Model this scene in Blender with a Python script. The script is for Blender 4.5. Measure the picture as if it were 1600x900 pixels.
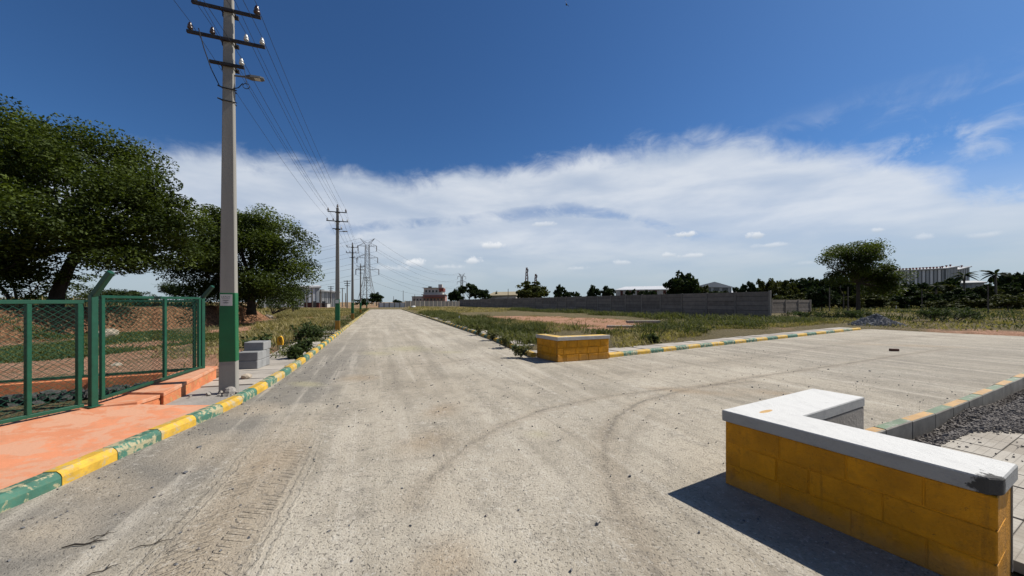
import bpy, bmesh, math, random
import numpy as np
from mathutils import Vector, Matrix

for o in list(bpy.data.objects): bpy.data.objects.remove(o)
scene = bpy.context.scene
COL = scene.collection
R = math.radians
rng = np.random.default_rng(7)
random.seed(7)

# ------------------------------------------------------------------ camera
EYE, FPX, HZ = 1.7, 560.0, 472.0          # eye height, focal length and horizon row for a 1600 px wide frame
cam = bpy.data.cameras.new('camera'); camo = bpy.data.objects.new('camera', cam); COL.objects.link(camo)
camo.location = (0, 0, EYE); camo.rotation_euler = (R(90), 0, 0)
cam.sensor_width = 36; cam.lens = 36 * FPX / 1600; cam.shift_y = (HZ - 450) / 1600
cam.clip_start = .05; cam.clip_end = 6000
scene.camera = camo
scene.render.resolution_x, scene.render.resolution_y = 1024, 576
ALB = 0.72                                 # paint values below are for exposure 0
EXPO = 0.45
SUN_AZ, SUN_EL = 72.0, 47.0                # degrees right of straight ahead, height

# ------------------------------------------------------------------ node helper
class E:
    """a socket (or number) with arithmetic"""
    def __init__(s, nt, v): s.nt, s.v = nt, v
    def _op(s, op, o=None, c=None):
        n = s.nt.nodes.new('ShaderNodeMath'); n.operation = op
        for i, q in enumerate((s, o, c)):
            if q is None: continue
            q = q.v if isinstance(q, E) else q
            if isinstance(q, (int, float)): n.inputs[i].default_value = q
            else: s.nt.links.new(q, n.inputs[i])
        return E(s.nt, n.outputs[0])
    def __add__(s, o): return s._op('ADD', o)
    __radd__ = __add__
    def __sub__(s, o): return s._op('SUBTRACT', o)
    def __rsub__(s, o): return E(s.nt, o)._op('SUBTRACT', s)
    def __mul__(s, o): return s._op('MULTIPLY', o)
    __rmul__ = __mul__
    def __truediv__(s, o): return s._op('DIVIDE', o)
    def abs(s): return s._op('ABSOLUTE')
    def max(s, o): return s._op('MAXIMUM', o)
    def min(s, o): return s._op('MINIMUM', o)
    def sin(s): return s._op('SINE')
    def sqrt(s): return s._op('SQRT')
    def atan2(s, o): return s._op('ARCTAN2', o)
    def step(s, a, b, c=0.0, d=1.0, smooth=True):
        n = s.nt.nodes.new('ShaderNodeMapRange'); n.interpolation_type = 'SMOOTHSTEP' if smooth else 'LINEAR'
        s.nt.links.new(s.v, n.inputs[0])
        for i, q in zip((1, 2, 3, 4), (a, b, c, d)): n.inputs[i].default_value = q
        return E(s.nt, n.outputs[0])

class NT:
    def __init__(s, nt, k=1.0): s.nt = nt; s.nodes, s.links = nt.nodes, nt.links; s.k = k
    def new(s, t): return s.nodes.new(t)
    def pos(s): return s.new('ShaderNodeNewGeometry').outputs['Position']
    def rand(s): return E(s.nt, s.new('ShaderNodeObjectInfo').outputs['Random'])
    def attr(s, name):
        n = s.new('ShaderNodeAttribute'); n.attribute_name = name; return E(s.nt, n.outputs['Fac'])
    def xyz(s, v):
        n = s.new('ShaderNodeSeparateXYZ'); s.links.new(v, n.inputs[0]); return [E(s.nt, q) for q in n.outputs]
    def comb(s, a, b, c):
        n = s.new('ShaderNodeCombineXYZ')
        for i, q in enumerate((a, b, c)):
            if isinstance(q, E): s.links.new(q.v, n.inputs[i])
            else: n.inputs[i].default_value = q
        return n.outputs[0]
    def mapping(s, v, scale=(1,1,1), loc=(0,0,0), rot=(0,0,0)):
        n = s.new('ShaderNodeMapping'); s.links.new(v, n.inputs[0])
        n.inputs['Scale'].default_value = scale; n.inputs['Location'].default_value = loc; n.inputs['Rotation'].default_value = rot
        return n.outputs[0]
    def noise(s, v, scale, detail=4, rough=.55, dist=0.0):
        n = s.new('ShaderNodeTexNoise'); s.links.new(v, n.inputs['Vector'])
        n.inputs['Scale'].default_value = scale; n.inputs['Detail'].default_value = detail
        n.inputs['Roughness'].default_value = rough; n.inputs['Distortion'].default_value = dist
        return E(s.nt, n.outputs[0])
    def voro(s, v, scale, feature='F1', out='Distance'):
        n = s.new('ShaderNodeTexVoronoi'); n.feature = feature; s.links.new(v, n.inputs['Vector']); n.inputs['Scale'].default_value = scale
        return E(s.nt, n.outputs[out])
    def mix(s, f, a, b, mode='MIX'):
        n = s.new('ShaderNodeMix'); n.data_type = 'RGBA'; n.blend_type = mode
        for i, q in ((0, f), (6, a), (7, b)):
            q = q.v if isinstance(q, E) else q
            if isinstance(q, (int, float)): n.inputs[i].default_value = q
            elif isinstance(q, tuple): kk = s.k if mode == 'MIX' else 1.0; n.inputs[i].default_value = (q[0]*kk, q[1]*kk, q[2]*kk, 1)
            else: s.links.new(q, n.inputs[i])
        return n.outputs[2]
    def curve(s, v, pts):
        n = s.new('ShaderNodeFloatCurve'); s.links.new(v.v, n.inputs['Value'])
        c = n.mapping.curves[0]
        c.points[0].location = pts[0]; c.points[1].location = pts[-1]
        for p in pts[1:-1]: c.points.new(*p)
        n.mapping.update(); return E(s.nt, n.outputs[0])
    def bump(s, h, strength=.5, dist=.01, normal=None):
        n = s.new('ShaderNodeBump'); n.inputs['Strength'].default_value = strength; n.inputs['Distance'].default_value = dist
        s.links.new(h.v, n.inputs['Height'])
        if normal is not None: s.links.new(normal, n.inputs['Normal'])
        return n.outputs[0]

# ------------------------------------------------------------------ world: sky with a bank of high cloud
def px_azel(px, py):
    d = math.hypot(FPX, px - 800)
    return math.atan2(px - 800, FPX), math.atan2(HZ - py, d)
world = bpy.data.worlds.new('World'); scene.world = world; world.use_nodes = True
w = NT(world.node_tree); w.nodes.clear()
SKY_S = 0.055
sky = w.new('ShaderNodeTexSky'); sky.sky_type = 'NISHITA'; sky.sun_disc = False
sky.sun_elevation = R(SUN_EL); sky.sun_rotation = R(SUN_AZ); sky.altitude = 900
sky.air_density = 1.0; sky.dust_density = 0.8; sky.ozone_density = 3.0
tc = w.new('ShaderNodeTexCoord').outputs['Generated']
X, Y, Z = w.xyz(tc)
az = X.atan2(Y); el = Z.atan2((X*X + Y*Y).sqrt())
def azcurve(pts):
    q = [((a + math.pi) / (2*math.pi), e) for a, e in (px_azel(*p) for p in pts)]
    q = [(0.0, .30), (.28, .33)] + q + [(.72, .25), (1.0, .30)]
    return w.curve((az + math.pi) * (1/(2*math.pi)), q)
edge = azcurve([(-60,215),(150,226),(300,232),(430,240),(560,262),(640,274),(720,264),(800,256),(900,236),(1000,222),(1100,214),(1180,215),(1260,222),(1330,230),(1400,240),(1480,258),(1600,268)])
v1 = w.mapping(tc, (1, 1, 2.6)); v2 = w.mapping(tc, (1, 1, 1.4), (3.1, .7, .2), (R(20), R(-16), 0))
n1 = w.noise(v1, 3.2, 5, .6, .4); n2 = w.noise(v2, 11, 7, .62, .6); n3 = w.noise(w.mapping(tc, (1,1,4.0), (0,0,0), (0, R(-7), 0)), 4, 5, .52, .2)
t = edge - el + (n1 - .5) * .07 + (n2 - .5) * .085
dens = t.step(-.012, .050) * (n3 * .35 + .76).min(1.0)
wisp = (n2 * n3).step(.22, .42) * el.step(.42, .28) * el.step(.18, .28) * az.step(.2, .7) * .55
low = el.step(.30, .02) * .90
gap = azcurve([(200,352),(420,352),(500,358),(600,353),(700,346),(800,334),(870,328),(950,333),(1010,348),(1060,362),(1150,372),(1300,385),(1600,396)])
g = ((el - gap + (n1 - .5) * .05 + (n2 - .5) * .02) / .017)
gapm = (1.0 - (g * g)).max(0.0) * az.step(-.95, -.3) * az.step(.62, .30) * n2.step(.32, .62)
dens = dens * (1.0 - gapm * .38)
cov = (dens * .93).max(wisp).max(low)
cov = cov - gapm * .13
CW = 1.0 / (SKY_S * 2**EXPO)
skyc = w.mix(1.0, sky.outputs[0], (.52, .86, 1.20), 'MULTIPLY')
shade = w.mix(n3.step(.3, .7), (.54*CW, .615*CW, .725*CW), (.72*CW, .765*CW, .83*CW))
hazec = w.mix(el.step(0, .20), (.45*CW, .53*CW, .585*CW), shade)
col = w.mix(cov, skyc, hazec)
cn1 = w.noise(tc, 34, 6, .68) - .5; cn2 = w.noise(tc, 20, 5, .65) - .5
# small fair-weather cumulus low over the horizon
for px, py, hw, hh, k in [(652,412,26,9,1),(770,385,24,9,1),(741,409,16,9,.9),(850,351,26,7,.6),(1066,367,32,8,1),(1182,368,24,9,.85),(1205,384,50,7,.55),(972,411,20,6,.55),(1040,399,18,7,.7),
                          (1085,400,30,6,.6),(1372,360,12,6,.6),(560,372,18,11,.4),(700,418,34,6,.45),(905,420,24,5,.4),(610,420,36,9,.5),(1290,410,60,6,.3),(1440,372,26,8,.4),(1540,368,60,10,.4),
                          (1760,360,70,16,.5),(-150,380,70,18,.6),(330,405,40,12,.4)]:
    a0, e0 = px_azel(px, py); a1, _ = px_azel(px + hw, py); _, e1 = px_azel(px, py - hh)
    u = (az - a0) * (1/(a1 - a0)); v = (el - e0) * (1/(e1 - e0))
    lowside = v.min(0.0) * 1.1
    r = 1.0 - (u*u + v*v + lowside*lowside).sqrt() + (cn1 if hw < 40 else cn2) * 2.6
    m = r.step(.10, .75) * k * .9
    cc = w.mix(v.step(-.5, .5), (.52*CW, .585*CW, .665*CW), (.86*CW, .88*CW, .91*CW))
    col = w.mix(m, col, cc)
bg = w.new('ShaderNodeBackground'); bg.inputs[1].default_value = SKY_S
w.links.new(col, bg.inputs[0]); ow = w.new('ShaderNodeOutputWorld'); w.links.new(bg.outputs[0], ow.inputs[0])

world.cycles.sampling_method = 'MANUAL'; world.cycles.sample_map_resolution = 512
# ------------------------------------------------------------------ sun, exposure
sd = Vector((math.cos(R(SUN_EL))*math.sin(R(SUN_AZ)), math.cos(R(SUN_EL))*math.cos(R(SUN_AZ)), math.sin(R(SUN_EL))))
sl = bpy.data.lights.new('sun', 'SUN'); sl.energy = 5.0; sl.angle = R(.53); sl.color = (1, .955, .87)
so = bpy.data.objects.new('sun', sl); so.rotation_euler = sd.to_track_quat('Z', 'Y').to_euler(); so.location = (30, 10, 40); COL.objects.link(so)
vs = scene.view_settings; vs.view_transform = 'Standard'; vs.look = 'None'; vs.exposure = EXPO; vs.gamma = 1; vs.use_curve_mapping = False
scene.render.engine = 'CYCLES'
scene.cycles.max_bounces = 5; scene.cycles.diffuse_bounces = 2; scene.cycles.glossy_bounces = 2; scene.cycles.transmission_bounces = 3

# ------------------------------------------------------------------ materials
MATS = {}
def material(name):
    m = bpy.data.materials.new(name); m.use_nodes = True
    n = NT(m.node_tree, ALB); n.nodes.clear()
    out = n.new('ShaderNodeOutputMaterial'); b = n.new('ShaderNodeBsdfPrincipled')
    n.links.new(b.outputs[0], out.inputs[0]); MATS[name] = m
    b.inputs['Specular IOR Level'].default_value = .3
    return m, n, b
def setc(n, b, c):
    if isinstance(c, tuple): b.inputs['Base Color'].default_value = (*c, 1)
    else: n.links.new(c, b.inputs['Base Color'])
def mat(name, col, rough=.8, var=.25, scale=3, fine=40, bump=.3, bd=.004, metal=0, spec=.3, streak=False):
    m, n, b = material(name); p = n.pos()
    if streak: p = n.mapping(p, (1, 1, .15))
    f = n.noise(p, scale, 5, .6); g = n.noise(n.pos(), fine, 3, .6)
    k = (f * .7 + g * .3 + (n.rand() - .5) * .25).step(.3, .7, smooth=False)
    lo = tuple(c*(1-var) for c in col); hi = tuple(min(1, c*(1+var)) for c in col)
    setc(n, b, n.mix(k, lo, hi)); b.inputs['Roughness'].default_value = rough; b.inputs['Metallic'].default_value = metal
    b.inputs['Specular IOR Level'].default_value = spec
    if bump: n.links.new(n.bump(g + f * .6, bump, bd), b.inputs['Normal'])
    return m
def worn(name, paint, under, amt=.5, scale=6, rough=.7, bump=.4, bd=.004, var=.2, dirt=(.25,.19,.13), dirtamt=.25):
    """paint with chips that show what lies under it"""
    m, n, b = material(name); p = n.pos()
    rn = n.rand(); off = n.comb(rn*37.0, rn*11.0, rn*5.0)
    vm = n.new('ShaderNodeVectorMath'); n.links.new(p, vm.inputs[0]); n.links.new(off, vm.inputs[1]); q = vm.outputs[0]
    f = n.noise(q, scale, 7, .68, .3); g = n.noise(q, scale*9, 3, .6); h = n.noise(q, scale*.35, 4, .6)
    c = n.mix(h.step(.3, .7), tuple(x*(1-var) for x in paint), tuple(min(1, x*(1+var)) for x in paint))
    c = n.mix((n.noise(q, scale*2.2, 6, .7)).step(.45, .85) * dirtamt, c, dirt)
    c = n.mix((f + (rn - .5) * .10).step(1-amt-.03, 1-amt+.05), c, under)
    setc(n, b, c); b.inputs['Roughness'].default_value = rough
    n.links.new(n.bump(g + f * 2.0, bump, bd), b.inputs['Normal']); return m

CONC = (.36, .335, .30)
worn('kerb_yellow', (.66, .40, .045), (.50, .40, .22), .45, 9, dirt=(.30,.20,.09), dirtamt=.75)
worn('kerb_green', (.06, .175, .125), (.44, .39, .24), .46, 9, dirt=(.20,.19,.10), dirtamt=.6)
worn('kerb_orange', (.52, .30, .10), (.36, .33, .28), .40, 9)
worn('kerb_sage', (.15, .22, .13), (.34, .33, .28), .42, 9)
mat('kerb_concrete', (.27, .25, .215), .9, .35, 4, 60, .5)
worn('orange_paint', (.70, .27, .135), (.66, .34, .21), .47, 2.6, .85, .6, .005, .13, (.44,.27,.17), .8)
worn('orange_wall', (.70, .23, .095), (.55, .30, .12), .40, 10, .8, .8, .008)
mat('pole_concrete', (.275, .262, .235), .85, .22, 3, 70, .35, .003, streak=True)
worn('pole_green', (.012, .135, .05), (.02, .16, .07), .3, 8, .5, .2, .002, .12, (.05,.12,.06), .3)
worn('pole_amber', (.36, .18, .02), (.30, .20, .07), .4, 8, .6, .2, .002)
worn('wall_yellow', (.70, .295, .0015), (.53, .215, .002), .38, 7, .62, .8, .010, .2, (.17,.09,.015), .45)
m_ = MATS['wall_yellow']; n_ = NT(m_.node_tree, ALB); b_ = next(q for q in n_.nodes if q.type == 'BSDF_PRINCIPLED'); old = b_.inputs['Base Color'].links[0].from_socket; p_ = n_.pos(); zz_ = n_.xyz(p_)[2]
dr_ = n_.noise(n_.mapping(p_, (1, 1, .12)), 9, 6, .65)
c_ = n_.mix(dr_.step(.56, .72) * .55, old, (.16, .075, .010)); c_ = n_.mix((n_.noise(p_, 5, 6, .7) * .34 - zz_).step(-.02, .12) * .28, c_, (.34, .26, .16)); c_ = n_.mix(n_.noise(p_, 16, 7, .75).step(.62, .68) * .8, c_, (.10, .055, .015)); setc(n_, b_, c_)
def cap_mat(name, hi, lo):
  m_, n_, b_ = material(name); p_ = n_.pos()
  s1 = n_.noise(n_.mapping(p_, (3, 1.2, 3), (0,0,0), (0,0,R(-30))), 2.6, 8, .75, .3); s2 = n_.noise(p_, 60, 5, .7); s3 = n_.noise(p_, 7, 7, .7)
  chip = n_.new('ShaderNodeVectorMath'); chip.operation = 'DISTANCE'; n_.links.new(p_, chip.inputs[0]); chip.inputs[1].default_value = (2.785, 2.06, .64)
  cd = E(n_.nt, chip.outputs['Value']) + (n_.noise(p_, 14, 6, .75) - .5) * .22
  c_ = n_.mix(s1.step(.44, .80), hi, lo); c_ = n_.mix((s2 * .6 + s3 * .4).step(.56, .70) * .55, c_, (.27, .265, .25)); c_ = n_.mix(s3.step(.66, .71) * .7, c_, (.33, .31, .28))
  sx_, sy_, sz_ = n_.xyz(p_); q1 = ((sx_ - 2.36) * .88 + (sy_ - 3.33) * .47) / .11; q2 = ((sx_ - 2.36) * .47 - (sy_ - 3.33) * .88) / .028
  c_ = n_.mix(((q1*q1 + q2*q2).sqrt() + (s3 - .5) * .8).step(1.0, .8) * .85, c_, (.62, .34, .06))
  c_ = n_.mix(cd.step(.10, .075), c_, (.075, .072, .068)); setc(n_, b_, c_); b_.inputs['Roughness'].default_value = .85
  n_.links.new(n_.bump(s1 * 2.0 + s2 * 1.5 + s3, .55, .006), b_.inputs['Normal'])
cap_mat('cap_white', (.74, .73, .70), (.60, .59, .57)); cap_mat('cap_side_shaded', (.42, .42, .41), (.30, .30, .30))  # second one: white cap greyed for its side faces, shade put into the colour
worn('cap_yellow', (.70, .45, .11), (.62, .58, .50), .40, 6, .75)
mat('cap_edge', (.52, .49, .45), .85, .2, 8)
mat('steel_green', (.004, .075, .040), .45, .25, 12, 80, .15, .001, spec=.5)
mat('dark_steel', (.022, .017, .016), .6, .3, 6, spec=.4)
mat('porcelain_white', (.62, .62, .60), .25, .08, 10, bump=0, spec=.6)
mat('porcelain_brown', (.055, .026, .02), .3, .2, 10, bump=0, spec=.6)
mat('lamp_grey', (.11, .113, .118), .5, .12, 10, bump=0)
mat('cable_black', (.012, .012, .014), .6, .2, 5, bump=0)
mat('wire_grey', (.05, .05, .055), .5, .2, 5, bump=0)
mat('precast_dark', (.075, .072, .07), .92, .2, 2)
mat('plate_white', (.62, .62, .60), .5, .06, 30, bump=0)
mat('print_dark', (.05, .05, .06), .6, .1, 30, bump=0)
mat('precast', (.235, .200, .170), .92, .30, 2.2, 45, .5, .006)
mat('precast_post', (.28, .245, .21), .92, .25, 3, 45, .4, .004)
mat('slab', (.42, .375, .32), .92, .25, 2.0, 40, .6, .005)
mat('rough_concrete', (.31, .285, .255), .95, .30, 1.6, 30, .9, .010)
mat('block_grey', (.30, .30, .295), .9, .18, 5, 70, .5, .003)
mat('rubble', (.10, .098, .095), .95, .5, 6, 30, 1, .03)
mat('gravel_dark', (.25, .222, .20), .95, .45, 6, 50, .6, .006)
mat('gravel_grey', (.20, .20, .205), .95, .35, 3, 50, .6, .006)
mat('stone_pale', (.42, .35, .27), .92, .3, 6, 30, .7, .01)
mat('marker_yellow', (.72, .38, .02), .6, .2, 12)
mat('brick_dark', (.10, .045, .03), .9, .3, 14, 50, .5)
mat('twig', (.05, .04, .03), .9, .3, 20)
mat('bark', (.060, .047, .036), .95, .4, 5, 25, 1, .02)
mat('bark_pale', (.12, .105, .09), .95, .3, 5, 25, .8, .02)
mat('lattice', (.20, .20, .205), .6, .12, 1, bump=0)
mat('lattice_red', (.25, .13, .11), .6, .12, 1, bump=0)
mat('sheet_white', (.66, .67, .68), .5, .06, .3, 3, 0)
mat('sheet_grey', (.40, .42, .43), .5, .08, .3, 3, 0)
mat('sheet_dark', (.17, .185, .195), .55, .12, .3, 3, 0)
mat('sheet_roof', (.55, .55, .54), .5, .1, .2, 3, 0)
mat('roof_pale', (.36, .36, .35), .6, .1, .3, 3, 0)
mat('roof_tan', (.36, .30, .19), .8, .15, .4, 3, 0)
mat('roof_red', (.24, .06, .05), .8, .2, .4, 3, 0)
mat('plaster', (.52, .50, .47), .85, .12, .3, 3, 0)
mat('plaster_pink', (.36, .22, .20), .85, .12, .3, 3, 0)
mat('window_dark', (.03, .035, .04), .2, .2, 1, bump=0, spec=.6)
mat('maroon', (.10, .03, .025), .8, .2, 1, bump=0)
mat('bird_black', (.012, .011, .012), .8, .2, 20, bump=0)

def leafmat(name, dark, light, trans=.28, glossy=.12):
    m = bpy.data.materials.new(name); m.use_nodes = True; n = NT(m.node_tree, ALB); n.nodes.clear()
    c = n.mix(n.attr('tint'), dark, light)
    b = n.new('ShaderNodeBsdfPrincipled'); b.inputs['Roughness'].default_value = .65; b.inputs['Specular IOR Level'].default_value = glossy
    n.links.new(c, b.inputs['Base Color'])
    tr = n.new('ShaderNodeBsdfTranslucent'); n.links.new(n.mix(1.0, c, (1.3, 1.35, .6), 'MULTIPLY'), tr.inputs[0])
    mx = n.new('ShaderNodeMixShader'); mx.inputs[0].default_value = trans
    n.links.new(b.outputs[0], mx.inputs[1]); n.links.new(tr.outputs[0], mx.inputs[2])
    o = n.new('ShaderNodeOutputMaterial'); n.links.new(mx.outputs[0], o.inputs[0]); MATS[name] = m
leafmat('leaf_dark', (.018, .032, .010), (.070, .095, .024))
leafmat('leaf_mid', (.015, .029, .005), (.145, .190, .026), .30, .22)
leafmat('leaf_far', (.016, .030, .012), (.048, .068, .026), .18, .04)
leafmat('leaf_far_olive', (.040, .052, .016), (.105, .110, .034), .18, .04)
leafmat('weed_green', (.060, .078, .030), (.22, .215, .095), .3, .04)
leafmat('weed_dark', (.028, .048, .018), (.095, .125, .050), .25, .04)
leafmat('grass_mix', (.135, .135, .055), (.54, .43, .22), .3, .04)
leafmat('grass_green', (.080, .105, .034), (.20, .205, .085), .3, .04)

# ground: red soil with dry grass litter
m_, n_, b_ = material('soil'); p_ = n_.pos()
a_ = n_.noise(p_, .9, 7, .65); b2 = n_.noise(p_, 9, 6, .65); c2 = n_.noise(p_, 60, 3, .6)
red = n_.mix(a_.step(.3, .7), (.60, .315, .19), (.76, .46, .31)); red = n_.mix(b2.step(.40, .70), red, (.42, .21, .12)); bk = n_.mix(b2.step(.36, .62), (.50, .265, .145), (.15, .072, .038)); red = n_.mix(n_.attr('bank'), red, bk)
lit = n_.mix(b2.step(.35, .65), (.14, .118, .055), (.27, .215, .115))
k_ = (n_.attr('soil') + (a_ - .5) * 1.3 + (b2 - .5) * .9).step(.25, .80)
c_ = n_.mix(k_, lit, red); c_ = n_.mix(c2.step(.66, .72) * .6, c_, (.45, .38, .30))
setc(n_, b_, c_); b_.inputs['Roughness'].default_value = .95; b_.inputs['Specular IOR Level'].default_value = .1
n_.links.new(n_.bump(b2 * 3.0 + c2, 1.0, .07), b_.inputs['Normal'])

# road: dusty cement-bound surface, tyre-worn; the attributes hold where dust, clay and ruts lie
m_, n_, b_ = material('road_surface'); p_ = n_.pos()
u_ = n_.mapping(p_, (1, 1, 1), (0, 0, 0), (0, 0, R(-20.4)))
st = n_.noise(n_.mapping(u_, (1, .16, 1)), 1.6, 6, .6); big = n_.noise(p_, .55, 6, .62, .4); mid = n_.noise(p_, 4.5, 6, .65, .3)
fin = n_.noise(p_, 34, 5, .72); gr = n_.noise(p_, 120, 3, .7); vo = n_.voro(p_, 62)
c_ = n_.mix((big * .5 + st * .5).step(.40, .60), (.370, .325, .255), (.535, .472, .375))
c_ = n_.mix((n_.attr('pale') * (mid * .9 + .4)).min(1.0), c_, (.60, .54, .44))
c_ = n_.mix((n_.attr('grey') * (mid * .8 + .45)).min(1.0), c_, (.215, .200, .177))
sk = n_.noise(n_.mapping(u_, (1, .045, 1)), 3.4, 6, .65, .15); c_ = n_.mix(sk.step(.50, .66) * .5, c_, (.63, .57, .475)); c_ = n_.mix(sk.step(.46, .34) * .38, c_, (.255, .226, .182))
c_ = n_.mix((n_.attr('clay') * (mid * 1.1 + .25)).min(1.0), c_, (.40, .300, .195))
c_ = n_.mix((n_.attr('yellow') * (mid * 1.0 + .2)).min(1.0), c_, (.47, .43, .25))
c_ = n_.mix((n_.attr('rut') * (fin * 1.6)).min(1.0), c_, (.155, .135, .108))
mot = n_.noise(p_, 13, 5, .7, .5); c_ = n_.mix((mid * .6 + mot * .4).step(.48, .66) * .55, c_, (.235, .212, .178)); c_ = n_.mix((mot * .7 + st * .3).step(.46, .36) * .45, c_, (.66, .615, .54))
pit = n_.noise(p_, 40, 2, .55).step(.57, .68); vd2 = n_.voro(n_.mapping(p_, (1,1,0)), 42).step(.24, .14)
smooth = 1.0 - (n_.attr('grey') * .75 + n_.attr('clay') * .35).min(.8); gpatch = n_.noise(p_, 1.1, 5, .6).step(.36, .60) * .75 + .25
c_ = n_.mix(pit * .62 * smooth * gpatch, c_, (.130, .115, .094)); c_ = n_.mix(fin.step(.43, .33) * .7 * smooth, c_, (.72, .67, .59)); c_ = n_.mix(vd2 * (mot.step(.40, .62)) * .62 * smooth, c_, (.110, .097, .080))
setc(n_, b_, c_); b_.inputs['Roughness'].default_value = .92; b_.inputs['Specular IOR Level'].default_value = .15
s_ = n_.attr('ts'); t_ = n_.attr('tt')
wob = (n_.noise(p_, 7, 4, .6) - .5); s_ = s_ + wob * .05; t_ = t_ + wob * .10
lug = ((s_ * 88.0 + t_.abs() * 45.0).sin()).step(-.1, .6) * t_.abs().step(.02, .03) * t_.abs().step(.30, .24)
rib = ((t_ * 90.0).sin()).step(.0, .8) * t_.abs().step(.24, .28) * t_.abs().step(.46, .40)
trd = (lug * (n_.noise(p_, 3.1, 4, .6).step(.42, .62)) + rib * .45 * fin) * n_.attr('tread')
hgt = fin * 1.2 + gr * .45 - pit * .7 - vd2 * .3 + mid * .8 - vo * .3
nb = n_.bump(hgt, .75, .012); nb = n_.bump(trd, .95, .018, nb)
n_.links.new(nb, b_.inputs['Normal'])
M = MATS

# ------------------------------------------------------------------ geometry helpers
def at(px, py, z=0.0):
    """point at height z seen at a pixel of the 1600x900 photograph"""
    Yd = (EYE - z) * FPX / (py - HZ); return Vector(((px - 800) / FPX * Yd, Yd, z))
def atd(px, D, z=0.0): return Vector(((px - 800) / FPX * D, D, z))
def ztop(py, D): return EYE + (HZ - py) / FPX * D
def ordn(i): return ['first','second','third','fourth','fifth','sixth','seventh','eighth','ninth','tenth','eleventh','twelfth','thirteenth','fourteenth','fifteenth','sixteenth','seventeenth','eighteenth','nineteenth','twentieth','twenty-first','twenty-second','twenty-third','twenty-fourth','twenty-fifth','twenty-sixth','twenty-seventh','twenty-eighth','twenty-ninth','thirtieth'][i]

def tag(o, label=None, cat=None, group=None, kind=None):
    if label: o['label'] = label
    if cat: o['category'] = cat
    if group: o['group'] = group
    if kind: o['kind'] = kind
    return o
def link(name, me, parent=None, loc=None, rz=None):
    o = bpy.data.objects.new(name, me); COL.objects.link(o)
    if parent is not None: o.parent = parent
    if loc is not None: o.location = loc
    if rz is not None: o.rotation_euler = (0, 0, rz)
    return o
def empty(name, loc=(0,0,0), rz=0, label=None, cat=None, group=None, kind=None):
    o = bpy.data.objects.new(name, None); COL.objects.link(o); o.location = loc; o.rotation_euler = (0, 0, rz); o.empty_display_size = .2
    return tag(o, label, cat, group, kind)

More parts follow.
